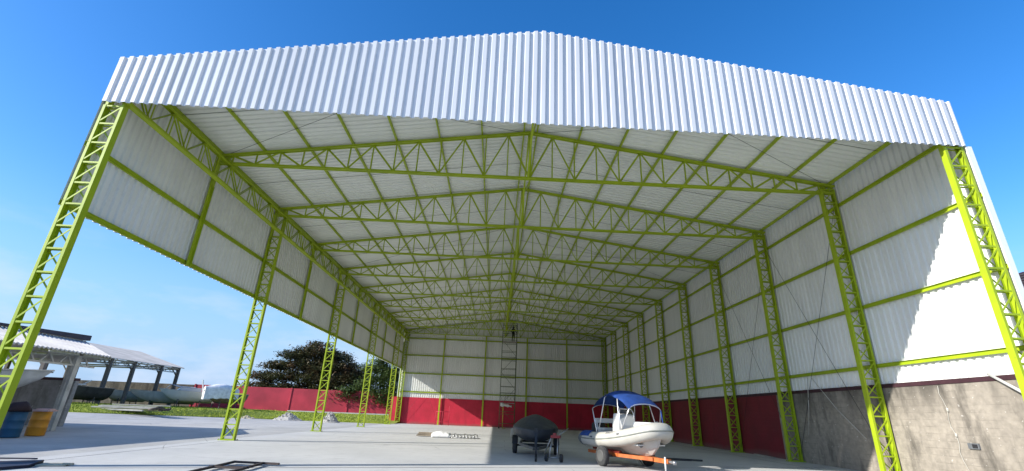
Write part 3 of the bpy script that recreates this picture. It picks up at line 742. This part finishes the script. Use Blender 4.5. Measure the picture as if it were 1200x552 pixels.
for x, hb, zk in ((-2.1,.6,.50),(-.8,.66,.44),(.6,.58,.43),(1.4,.36,.5),(1.9,.1,.62)): hr.append([(x,-hb,.72),(x,-hb*.6,zk+.1),(x,0,zk),(x,hb*.6,zk+.1),(x,hb,.72)])
b.loft(hr); obj('hull', b, M['bdark'], cb)
ct = thing('boat_trailer', (.77, 9.3, 0), 'black boat trailer under the tarpaulin wrapped boat', 'trailer', rz=HC)
b = MB(); b.bar((-1.6,0,.36),(3.6,0,.36),.09,.10)
obj('main_beam', b, M['black'], ct)
for sg in (-1, 1):
    b = MB(); b.bar((-1.8,sg*.6,.40),(.9,sg*.6,.40),.08,.09); b.bar((.9,sg*.6,.40),(3.0,sg*.06,.37),.08,.09); obj('side_rail', b, M['rimg'], ct)
    wheel(ct, (0, sg*.84, .31), (0,1,0), .31, .18)
    b = MB(); b.loft([[(.38*math.cos(R(a)), sg*.84-.11, .31+.38*math.sin(R(a))), (.38*math.cos(R(a)), sg*.84+.11, .31+.38*math.sin(R(a)))] for a in range(10, 171, 16)], closed=False); obj('mudguard', b, M['black'], ct)
b = MB(); b.bar((0,-.8,.31),(0,.8,.31),.07); obj('axle', b, M['black'], ct)
for x, y, z in ((.9,.6,.39),(1.9,.34,.37),(-1.6,.6,.39)): b = MB(); b.bar((x,-y,z),(x,y,z),.08); obj('crossbar', b, M['black'], ct)
b = MB(); b.bar((2.5,0,.40),(2.3,0,1.0),.09); b.bar((2.15,0,.95),(2.4,0,.95),.12); obj('winch_post', b, M['black'], ct)
b = MB(); b.tube([(3.4,0,.55),(3.4,0,.16)],.035,8); b.lathe((3.4,-.04,.09),(0,1,0),[(0,.09),(.08,.09)],14); obj('jockey_wheel', b, M['black'], ct)
# hand trolley in front of the covered boat
hx, hy = 1.10, 6.1
ht = thing('hand_trolley', (hx, hy, 0), 'small two wheeled hand trolley with red head parked before the covered boat', 'trolley', rz=R(-20))
for sx_ in (-.22, .30): wheel(ht, (sx_, 0, .13), (1, 0, .0), .13, .09)
b = MB(); b.tube([(-.24,0,.13),(.32,0,.13)], .02, 6); obj('axle', b, M['steel'], ht)
for sx_ in (-.12, .16):
    b = MB(); b.tube([(sx_,0,.13),(sx_*.7,.3,.80)], .022, 6); obj('leg', b, M['steel'], ht)
b = MB(); b.tube([(-.1,.3,.8),(-.42,.42,.16)], .02, 6); b.tube([(.1,.3,.8),(.46,.5,1.08)], .012, 6); obj('handle', b, M['steel'], ht)
b = MB(); b.box((-.13,.22,.74),(.20,.35,.83)); b.box((-.05,.24,.83),(.06,.33,.90)); obj('trolley_head', b, M['redknob'], ht)
b = MB(); b.box((5.75, 8.6, .003), (6.9, 8.9, .05)); b.bar((5.9,8.95,.045),(7.3,8.5,.045),.05,.06); obj('floor_skid', b, M['black'], None, label='flat dark skid lying on the floor right behind the inflatable boat', cat='skid')
b = MB(); b.bar((12.1,11.9,.03),(12.4,14.2,.03),.12,.05); obj('plank', b, M['plank'], None, label='pale plank lying along the foot of the red right wall', cat='plank')

# ------------------------------------------------------------------ near shed, barrels, boat
sh = thing('timber_shed', (-22, 6, 0), 'low open shed with corrugated roof and white lattice beams at far left', 'shed')
OX, OY = -22, 6
def rel(p): return (p[0]-OX, p[1]-OY, p[2])
def roof(pts_eave, pts_ridge, mname, nm, thick=.05, wave=.035, pitch=.22):
    e0, e1 = map(V, pts_eave); r0, r1 = map(V, pts_ridge); n = int((e1-e0).length/pitch*4); b = MB(); top = []; bot = []
    for i in range(n+1):
        t_ = i/n; o = wave*math.sin(i*math.pi/2+.01)
        top += [e0.lerp(e1,t_)+V((0,0,o)), r0.lerp(r1,t_)+V((0,0,o))]; bot += [e0.lerp(e1,t_)+V((0,0,o-thick)), r0.lerp(r1,t_)+V((0,0,o-thick))]
    f = [(2*i,2*i+2,2*i+3,2*i+1) for i in range(n)]; b.add(top, f); b.add(bot, f)
    k = n*2; b.add([top[0],top[1],bot[1],bot[0],top[k],top[k+1],bot[k+1],bot[k]], [(0,1,2,3),(4,5,6,7)])
    eds = []
    for i in range(n): b.add([top[2*i],top[2*i+2],bot[2*i+2],bot[2*i]], [(0,1,2,3)])
    return b
obj('roof_sheet', roof([rel((-20.3,-9,3.42)), rel((-20.3,13.2,3.42))], [rel((-25.2,-9,4.5)), rel((-25.2,17.3,4.5))], 'fibroW', 'r'), M['fibroW'], sh)
obj('roof_sheet', roof([rel((-33,-9,3.2)), rel((-33,17.3,3.2))], [rel((-25.3,-9,4.55)), rel((-25.3,17.3,4.55))], 'fibro', 'r'), M['fibro'], sh)
b = MB(); p0 = rel((-25.25,10.5,4.62)); p1 = rel((-25.25,17.5,4.62))
b.add([V(p0), V(p1), V(p1)+V((0,0,.30)), V(p0)+V((0,0,.05)), V(p0)+V((-.5,0,0)), V(p1)+V((-.5,0,0)), V(p1)+V((-.5,0,.30)), V(p0)+V((-.5,0,.05))], [(0,1,2,3),(4,5,6,7),(0,1,5,4),(1,2,6,5),(2,3,7,6),(3,0,4,7)])
obj('ridge_cap', b, M['navy'], sh)
for y in (11.9, 3.5, -5):
    b = MB(); c0 = rel((-20.9, y, 0)); b.loft([[(c0[0]+sx_*w_, c0[1]+sy_*w_*.8, z) for sx_, sy_ in ((-1,-1),(1,-1),(1,1),(-1,1))] for z, w_ in ((0,.13),(2.9,.15),(3.3,.17))], smooth=False)
    b.box((c0[0]-.04, c0[1]-.15, .0), (c0[0]+.04, c0[1]-.125, 3.2)); obj('post', b, M['shedcol'], sh)
for x, y in ((-30.4,20.8),(-30.5,9),(-30.5,1)):
    b = MB(); c0 = rel((x,y,0)); b.box((c0[0]-.12,c0[1]-.12,0),(c0[0]+.12,c0[1]+.12,3.55)); obj('post', b, M['shedwood'], sh)
b = MB()
za_, zb_ = 3.28, 2.86
b.bar(rel((-20.85,-8,za_)), rel((-20.85,13,za_)), .07); b.bar(rel((-20.85,-8,zb_)), rel((-20.85,13,zb_)), .08)
y = -8
while y < 12.6:
    b.bar(rel((-20.85,y,zb_)), rel((-20.85,y+.35,za_)), .05, .07); b.bar(rel((-20.85,y+.35,za_)), rel((-20.85,y+.7,zb_)), .05, .07); y += .95
obj('eave_beam', b, M['shedcol'], sh)
b = MB(); pass
for p, q in (((-20.9,13.0,3.2),(-27.2,17.2,3.35)),((-20.9,11.9,3.2),(-30.5,11.9,3.2)),((-20.9,3.5,3.2),(-30.5,3.5,3.2))):
    b = MB(); b.bar(rel(p), rel(q), .12, .18); obj('tie_beam', b, M['shedcol'], sh)
b = MB(); b.box((-36, 15.5, 0), (-23.6, 15.75, 2.28)); bw_ = obj('block_wall', b, M['blockg'], None, label='grey block wall inside the left shed behind the stored hull', cat='wall')
b = MB(); b.box((-36, 15.45, 2.283), (-23.6, 15.8, 2.42)); obj('coping', b, M['maroon'], bw_)

def drum(name, loc, m, label):
    t = thing(name, loc, label, 'drum')
    b = MB(); r = .30; prof = [(0,r*.97),(.03,r),(.29,r),(.305,r*1.04),(.32,r),(.57,r),(.585,r*1.04),(.60,r),(.86,r),(.88,r*1.02),(.885,r*.95),(.865,r*.93)]
    b.lathe((0,0,0),(0,0,1),prof,28); obj('barrel_body', b, M[m], t)
    b = MB(); b.lathe((0,0,.868),(0,0,1),[(0,r*.9),(.01,r*.88)],24); b.lathe((.15,.05,.87),(0,0,1),[(0,.035),(.03,.035)],10); obj('lid', b, M[m], t)
    return t
drum('steel_drum', (-18.75, 7.75, 0), 'bluebar', 'blue steel drum beside the orange drum at far left')
drum('steel_drum', (-18.95, 9.0, 0), 'orgbar', 'orange steel drum standing by the white shed post')
b = MB(); rings = []
for i in range(9):
    t_ = i/8; s_ = max(.05, math.sin(math.pi*(t_*.9+.05))); rings.append([( -.55+1.1*t_, .34*s_*math.cos(R(a)), max(0, .36*s_*(1+.5*noise.noise(V((i*.8,a*.02,2))))*math.sin(R(a)) if a <= 180 else 0)) for a in range(0,360,30)])
b.loft(rings); obj('tarp_bundle', b, mat('dark_maroon_cloth', (.028,.014,.016), .8, bump=.6, bscale=5), None, (-18.72, 7.7, .89), rz=R(95), label='dark maroon cloth bundle heaped on the blue drum', cat='bundle')
b = MB(); b.box((-.28,-.42,0),(.28,.42,.06)); b.box((-.24,-.1,.06),(.2,.35,.10)); obj('pink_board', b, M['pink'], None, (-18.95, 9.05, .89), rz=R(20), label='pinkish board lying on top of the orange drum', cat='board')

def hull_rings(Lh, beam, zk, zg, n=9, flare=.2, rise=.25):
    """open boat hull from stern (x=-L/2) to bow; keel zk, gunwale zg"""
    rings = []
    for i in range(n+1):
        t_ = i/n; x = -Lh/2 + Lh*t_; hb = beam/2*(1 - max(0,(t_-.45)/.55)**2.2*.97); zkk = zk + (zg-zk)*max(0,(t_-.6)/.4)**2*.85; zgg = zg + rise*t_**2
        rake = .06*Lh*max(0,(t_-.6)/.4)
        prof = [(-1,1),(-.92,.55),(-.6,.18),(0,0),(.6,.18),(.92,.55),(1,1)]
        rings.append([(x + rake*v_, hb*u_*(1-flare*(1-v_)), zkk + (zgg-zkk)*v_) for u_, v_ in prof])
    return rings
def boat(name, loc, rz, Lh, beam, zk, zg, mh, label, group=None, cabin=None, deck='bgrey', extras=None):
    loc = (loc[0], loc[1], TZ(loc[0], loc[1]) if loc[1] > 30 else 0)
    t = thing(name, loc, label, 'boat', group, rz)
    rr = hull_rings(Lh, beam, zk, zg); b = MB(); b.loft(rr, closed=False); b.add(rr[0], [tuple(range(7))]); obj('hull', b, M[mh], t)
    b = MB(); dk = [[V(r_[0])*1 + V((0,.04,-.10)), V((r_[0][0],0,(r_[0][2]+r_[6][2])/2-.05)), V(r_[6]) + V((0,-.04,-.10))] for r_ in rr]; b.loft(dk, closed=False); obj('deck', b, M[deck], t)
    b = MB(); b.tube([r_[0] for r_ in rr] + [r_[6] for r_ in reversed(rr)], .035, 6); obj('gunwale', b, M['hullw'] if mh != 'bdark' else M['bwood'], t)
    for x in (-Lh*.25, Lh*.18):
        b = MB()
        for sg in (-1, 1): b.bar((x, sg*beam*.3, -.02), (x, sg*beam*.26, zk+.35), .08)
        b.bar((x, -beam*.33, zk+.02), (x, beam*.33, zk+.02), .1)
        obj('cradle', b, M['shedwood'], t)
    if cabin:
        x0_, x1_, h, wd = cabin; z = zg + .02
        b = MB(); b.loft([[(x0_,-wd,z-.1),(x1_,-wd*.8,z-.1),(x1_,wd*.8,z-.1),(x0_,wd,z-.1)],[(x0_+.05,-wd*.9,z+h),(x1_-.5,-wd*.6,z+h),(x1_-.5,wd*.6,z+h),(x0_+.05,wd*.9,z+h)]], smooth=False); cbn = obj('cabin', b, M['hullw'], t)
        b = MB(); b.loft([[(x1_-.06,-wd*.68,z+.06),(x1_-.06,wd*.68,z+.06)],[(x1_-.42,-wd*.56,z+h*.85),(x1_-.42,wd*.56,z+h*.85)]], closed=False); obj('windscreen', b, M['glass'], cbn)
    if extras: extras(t, Lh, beam, zk, zg)
    return t
# hull stored under the near shed
boat('stored_hull', (-22.6, 8.2, 0), R(38), 5.6, 2.0, 1.25, 2.25, 'bgrey', 'grey hull with pointed bow raised on trestles under the left shed', cabin=None)

# ------------------------------------------------------------------ far shed, boats, pole pile, fence
fs_ = thing('boat_shed', (-43, 45, 0), 'farther open sided shed with grey sheet roof above the stored boats', 'shed')
OX, OY = -43, 45
obj('roof_sheet', roof([rel((-42.1,34,5.55)), rel((-42.1,53.4,5.55))], [rel((-49.6,34,7.55)), rel((-49.6,55.2,7.55))], '', ''), M['fibro'], fs_)
obj('roof_sheet', roof([rel((-57,34,5.55)), rel((-57,53.4,5.55))], [rel((-49.65,34,7.55)), rel((-49.65,55.2,7.55))], '', ''), M['fibro'], fs_)
for x in (-42.5, -56.5):
    for y in (41.5, 45.0, 49.6, 52.9, 37.5):
        b = MB(); c0 = rel((x,y,0)); b.box((c0[0]-.16,c0[1]-.16,TZ(x,y)-.05),(c0[0]+.16,c0[1]+.16,5.5)); b.bar((c0[0],c0[1],4.4),(c0[0]-.9,c0[1],5.45),.1); obj('post', b, M['shedwood'], fs_)
b = MB()
for y in (37.5, 41.5, 45.0, 49.6, 52.9):
    b.bar(rel((-42.5,y,5.3)), rel((-56.5,y,5.3)), .12, .16); b.bar(rel((-42.5,y,5.4)), rel((-49.6,y,7.4)), .1, .14); b.bar(rel((-56.5,y,5.4)), rel((-49.6,y,7.4)), .1, .14)
    for k in range(1, 5): b.bar(rel((-42.5-1.5*k,y,5.3)), rel((-42.5-1.5*k+.7,y,5.4+.4*k-.2)), .07)
obj('roof_truss', b, M['shedcol'], fs_)
b = MB(); b.bar(rel((-42.5,34,5.38)), rel((-42.5,53,5.38)), .12, .16); b.bar(rel((-42.5,34,4.9)), rel((-42.5,53,4.9)), .08, .1)
y = 36
while y < 52: b.bar(rel((-42.5,y,4.9)), rel((-42.5,y+.6,5.35)), .06); b.bar(rel((-42.5,y+.6,5.35)), rel((-42.5,y+1.2,4.9)), .06); y += 1.3
obj('eave_beam', b, M['shedcol'], fs_)

g_ = 'boats stored along the fence'
def mast(t, Lh, beam, zk, zg):
    b = MB(); b.tube([(Lh*.45,0,zg+.2),(Lh*.36,0,zg+.75),(Lh*.2,-beam*.3,zg+.55),(-Lh*.1,-beam*.42,zg+.5)], .03, 6); b.tube([(Lh*.36,0,zg+.75),(Lh*.2,beam*.3,zg+.55),(-Lh*.1,beam*.42,zg+.5)], .03, 6); obj('bow_rail', b, M['alu'], t)
    b = MB(); b.tube([(Lh*.34,-beam*.33,zg-.35),(-Lh*.05,-beam*.5,zg-.42)], .035, 6); obj('side_stripe', b, M['black'], t)
boat('motor_boat', (-37.4, 47.9, .45), R(-137), 5.2, 2.0, .55, 1.75, 'white', 'pale motor boat with bow rail and small cabin right of the plain hull', g_, cabin=(-1.2, 1.3, .45, .7), extras=mast)
boat('fishing_boat', (-40.4, 48.4, .45), R(-158), 6.4, 2.0, .35, 1.55, 'bgrey', 'long plain grey open hull between the shed posts', g_)
boat('fishing_boat', (-45.4, 48.9, .4), R(-115), 4.6, 2.1, .4, 1.5, 'bgrey', 'dull grey round hull deep in the shade of the far shed', g_, deck='bdark')
boat('fishing_boat', (-42.5, 38.5, .1), R(-100), 6.0, 2.1, .45, 1.65, 'bdark', 'dark weathered hull left of the round grey hull under the shed', g_, deck='bdark')
boat('fishing_boat', (-45.6, 44.9, .15), R(-60), 3.6, 1.5, .35, 1.2, 'bwood', 'small worn brown hull beside the shed post near the grass', g_, deck='bdark')
b = MB(); b.bar((-43.3,37.6,2.62),(-41.6,38.2,2.67),.5,.10); b.bar((-42.2,38.4,2.58),(-41.6,38.8,3.1),.2,.08); obj('loose_sheet', b, M['white'], None, label='white sheet lying on top of the dark weathered hull', cat='sheet')
# covered boat at the right
t = boat('motor_boat', (-33.3, 48.3, .45), R(-112), 5.0, 2.1, .65, 1.75, 'bwood', 'boat under a white cover next to the red fence', g_)
b = MB(); rings = []
for i in range(11):
    t_ = i/10; x = -1.0+3.75*t_; hb = 1.12*(1-max(0,(t_-.4)/.6)**2*.85); zt_ = 2.45+.35*math.sin(math.pi*min(1,t_*1.1)); zl = 1.15+.25*noise.noise(V((i*.8,1,1)))-.55*max(0,(t_-.75))
    ring = []
    for k in range(13):
        a = math.pi*k/12; y = -hb*math.cos(a); z = 1.9 + (zt_-1.9)*math.sin(a)**.7 if 0 < k < 12 else zl
        ring.append((x+.05*noise.noise(V((i,k,4))), y*(1+.05*noise.noise(V((i*.9,k*.9,0)))), z+.05*noise.noise(V((i*1.3,k*1.3,2)))))
    rings.append(ring)
b.loft(rings, closed=False); b.add(rings[-1], [tuple(range(13))]); obj('white_cover', b, M['sack'], t)
b = MB(); b.bar((2.3,-.5,1.0),(2.7,-.7,3.1),.12); obj('support_plank', b, M['sack'], t)

t = thing('pole_pile', (-33.2, 33.4, TZ(-33.2,33.4)-.02), 'pile of pale poles and planks on the grass edge', 'poles')
for k in range(16):
    x0_ = -2.7+.25*random.random()+.12*(k % 4); y0_ = -.9+.26*(k % 8); z_ = .1+.13*(k//5)+.05*random.random(); Lp = random.uniform(3.6, 5.6)
    b = MB(); q_ = (x0_+Lp, y0_+random.uniform(-.4,.4), z_+random.uniform(-.02,.06)); b.bar((x0_,y0_,z_), q_, random.uniform(.12,.2), random.uniform(.06,.12)); obj('pole', b, M['plankY' if k in (2,9,13) else 'plank'], t)
b = MB()
for k in range(7): b.tube([(2.1+.15*k, -.6+.2*k, .2), (2.7+.1*k, -.5+.15*k, .35+.1*math.sin(k))], .1, 6)
obj('branches', b, M['bark'], t)
def heap(name, loc, r, h, label, n=26, m='gravel'):
    b = MB(); vs = [(0,0,h)]; fs = []; rgs = 6
    for j in range(1, rgs+1):
        for i in range(n):
            a = 2*math.pi*i/n; rr = r*j/rgs*(1+.25*noise.noise(V((math.cos(a)*1.5, math.sin(a)*1.5, j*.3+loc[0])))); z = h*(1-(j/rgs))**1.1*(1+.4*noise.noise(V((math.cos(a)*2+loc[0], math.sin(a)*2, j*.7)))) if j < rgs else -.02
            vs.append((rr*math.cos(a), rr*math.sin(a)*.8, z))
    for i in range(n): fs.append((0, 1+i, 1+(i+1) % n))
    for j in range(rgs-1):
        for i in range(n): p_ = 1+j*n; fs.append((p_+i, p_+n+i, p_+n+(i+1) % n, p_+(i+1) % n))
    b.add(vs, fs)
    for k in range(60):
        a = random.uniform(0,6.28); rr = r*random.uniform(.1,1.05); s_ = random.uniform(.04,.13); c = V((rr*math.cos(a), rr*math.sin(a)*.8, max(0,h*(1-rr/r))+s_*.3))
        b.add([c+V(d)*s_*random.uniform(.7,1.2) for d in ((1,0,0),(0,1,0),(-1,0,0),(0,-1,0),(0,0,1),(0,0,-1))], [(0,1,4),(1,2,4),(2,3,4),(3,0,4),(1,0,5),(2,1,5),(3,2,5),(0,3,5)])
    return obj(name, b, M[m], None, loc, label=label, cat='rubble')
heap('gravel_heap', (-23.0, 42.6, 0), 1.5, .75, 'low wide gravel heap on concrete between second and third left columns')
heap('gravel_heap', (-17.9, 40.6, 0), 1.0, 1.05, 'taller gravel heap close behind the foot of the third left column')
heap('rubble_heap', (-27.2, 42.4, 0), .7, .22, 'little pale rubble scatter at the grass edge', m='beige')

fpts = [(-43.2,58.6),(-30,59.2),(-22,59.6),(-15,60.0),(-6,60.4)]
fe = thing('red_fence', (-30, 56, .6), 'long red painted fence running behind the grass', 'fence')
for i in range(len(fpts)-1):
    p, q = V((*fpts[i], 0)), V((*fpts[i+1], 0)); O = V((-30,56,.6)); n = max(1, round((q-p).length/6.5))
    for k in range(n):
        a = p.lerp(q, k/n)-O; c = p.lerp(q,(k+1)/n)-O; b = MB(); b.bar((a.x,a.y,1.58),(c.x,c.y,1.58),.10,3.16); obj('fence_panel', b, M['redf'], fe)
        b = MB(); b.bar((a.x,a.y-.02,-.1),(a.x,a.y-.02,3.22),.2,.2); obj('fence_post', b, M['redf'], fe)
        if 1 <= i <= 2:
            b = MB(); b.bar((a.x,a.y-.12,.16),(c.x,c.y-.12,.16),.08,.16); obj('plinth', b, M['slab'], fe)
b = MB(); 
for p, q in (((-43.3,58.6),(-60,58)),((-60.1,58),(-95,56))): b.bar((*p,2.05),(*q,2.05),.2,3.3)
obj('block_wall', b, M['blockb'], None, label='brown block wall behind the stored boats left of the red fence', cat='wall')

# neighbouring roof beyond the right wall
nh = thing('neighbour_house', (36, 16, -.9), 'house with dark red tiled roof peeking over the right edge', 'house')
b = MB(); b.box((-2.0,-6,.85),(8,8,10.2)); obj('wall', b, M['bgrey'], nh)
b = MB(); b.loft([[(-3.2,-7,10.0),(3,-7,14.0),(9.2,-7,10.0),(9.2,-7,9.8),(-3.2,-7,9.8)],[(-3.2,9,10.0),(3,9,14.0),(9.2,9,10.0),(9.2,9,9.8),(-3.2,9,9.8)]], smooth=False); rf = obj('roof', b, M['tile'], nh)
b = MB()
for k in range(12): b.bar((-3.2+.5*k,-7.05,10.06+.323*k),(-3.2+.5*k,9.05,10.06+.323*k),.09,.09)
obj('tile_ridges', b, M['bdark'], rf)

# ------------------------------------------------------------------ trees
def tree(name, base, H_, spread, blobs, lm, label, seed, nleaf, lsz, group='trees behind the fence'):
    rnd = random.Random(seed); t = thing(name, base, label, 'tree', group)
    b = MB(); trunk_top = H_*.45; b.tube([(0,0,-.1),(.1,.05,H_*.15),(-.1,.1,H_*.3),(.05,0,trunk_top)], [.42,.33,.28,.2], 10)
    for c, r in blobs:
        m_ = V((c[0]*.45+rnd.uniform(-.3,.3), c[1]*.45, (trunk_top*.6+c[2])*.5)); b.tube([(0,0,H_*rnd.uniform(.16,.4)), m_, V(c)], [.2,.12,.04], 6)
        for k in range(4):
            e_ = V(c)+V((rnd.uniform(-1,1)*r[0]*.8, rnd.uniform(-1,1)*r[1]*.8, rnd.uniform(-.5,.7)*r[2])); b.tube([V(c).lerp(m_,.3), V(c).lerp(e_,.6), e_], [.07,.05,.02], 5)
    obj('trunk', b, M['bark'], t)
    b = MB(); tot = sum(r[0]*r[1]*r[2] for c, r in blobs)
    for c, r in blobs:
        ncl = max(6, int(nleaf/16*(r[0]*r[1]*r[2])/tot))
        for _ in range(ncl):
            d = V((rnd.gauss(0,1), rnd.gauss(0,1), rnd.gauss(0,1))).normalized()*(rnd.random()**.45)
            cc = V(c)+V((d.x*r[0], d.y*r[1], d.z*r[2])); cr_ = rnd.uniform(.25,.6)
            if noise.noise(cc*.8) < -.20: continue
            for _k in range(16):
                p = cc + V((rnd.gauss(0,cr_), rnd.gauss(0,cr_), rnd.gauss(0,cr_*.45))); s_ = lsz*rnd.uniform(.6,1.3)
                u = V((rnd.gauss(0,1), rnd.gauss(0,1), rnd.gauss(0,.5))).normalized(); w_ = u.cross(V((rnd.gauss(0,.5), rnd.gauss(0,.5), 1))).normalized()
                b.add([p-u*s_, p+w_*s_*.5, p+u*s_, p-w_*s_*.5], [(0,1,2,3)])
    obj('crown', b, M[lm], t); return t
rnd = random.Random(3); bl = []
for c, r in (((0,0,9.3),(3.6,3,.9)),((-3.0,0,8.6),(3.0,2.6,.8)),((3.2,0,8.7),(3.2,2.6,.9)),((-5.6,0,6.9),(3.0,2.6,.75)),((5.4,0,7.2),(2.8,2.6,1.0)),((-1,0,7.2),(3.2,3,.8)),((2.6,-1,6.6),(3.2,2.6,1.0)),
             ((-7.4,0,5.2),(2.6,2.4,.7)),((-4.2,-1,5.2),(2.8,2.6,.8)),((6.6,-.5,5.2),(2.6,2.4,1.2)),((.6,-1.2,4.9),(3.2,2.6,.9)),((3.6,-1.4,4.4),(2.8,2.4,1.2)),((-8.0,-.5,3.7),(2.4,2.2,.6)),((-3.2,-1,3.6),(3.0,2.4,.6)),((7.6,-1,3.2),(2,2,1.4)),((1.2,-1,3.2),(2.6,2.2,.7)),((-6,-1,3.0),(2,2,.5)),((.6,0,10.4),(2.0,1.8,.5)),((5.2,-1,3.2),(2.4,2.2,1.4)),((4.6,.3,5.9),(3,2.4,1.4)),((7.6,0,5.6),(2.2,2,1.5)),((-1,.3,6),(3,2.4,.8)),((1.5,.2,7.9),(3,2.4,.7)),((-6.3,0,4.4),(2.4,2,.7))): bl.append((c, r))
tree('almond_tree', (-31.0, 68.5, .6), 11, 9, bl, 'leafA', 'large spreading tree with layered brownish leaves behind the red fence', 5, 80000, .19)
bl = [((0,0,8.2),(2.0,2,1.2)),((-1.5,0,6.6),(2.0,2,1.1)),((1.6,0,6.4),(2.2,2,1.3)),((0,-1,5),(2.8,2,1.2)),((-2.2,-1,4),(1.8,1.6,.9)),((2.0,-1,3.6),(2,1.6,1.0)),((-.3,-1.4,2.8),(1.8,1.5,.8)),((.8,-1.4,1.8),(1.4,1.2,.6))]
tree('leafy_tree', (-17.6, 61.4, .6), 9, 4, bl, 'leafB', 'smaller green tree behind the red fence near the hangar corner', 9, 20000, .17)
bl = [((0,0,2.6),(1.6,1.2,.8)),((-1.4,-.3,2.1),(1.2,1,.5)),((1.2,-.3,2.3),(1.3,1,.6)),((.2,-.8,3.3),(1.3,1,.5))]
tree('overhanging_bush', (-22.3, 60.4, .6), 3.0, 2, bl, 'leafB', 'leafy bush hanging over the top of the red fence', 12, 5000, .16)
bl = [((0,0,2.2),(.9,.8,.9)),((-.8,0,3.0),(.5,.4,.4)),((.7,0,3.3),(.5,.4,.3))]
tree('small_bush', (-41.0, 66.5, .6), 3.6, 2, bl, 'leafB', 'thin small bush behind the fence left of the large tree', 15, 1100, .16)
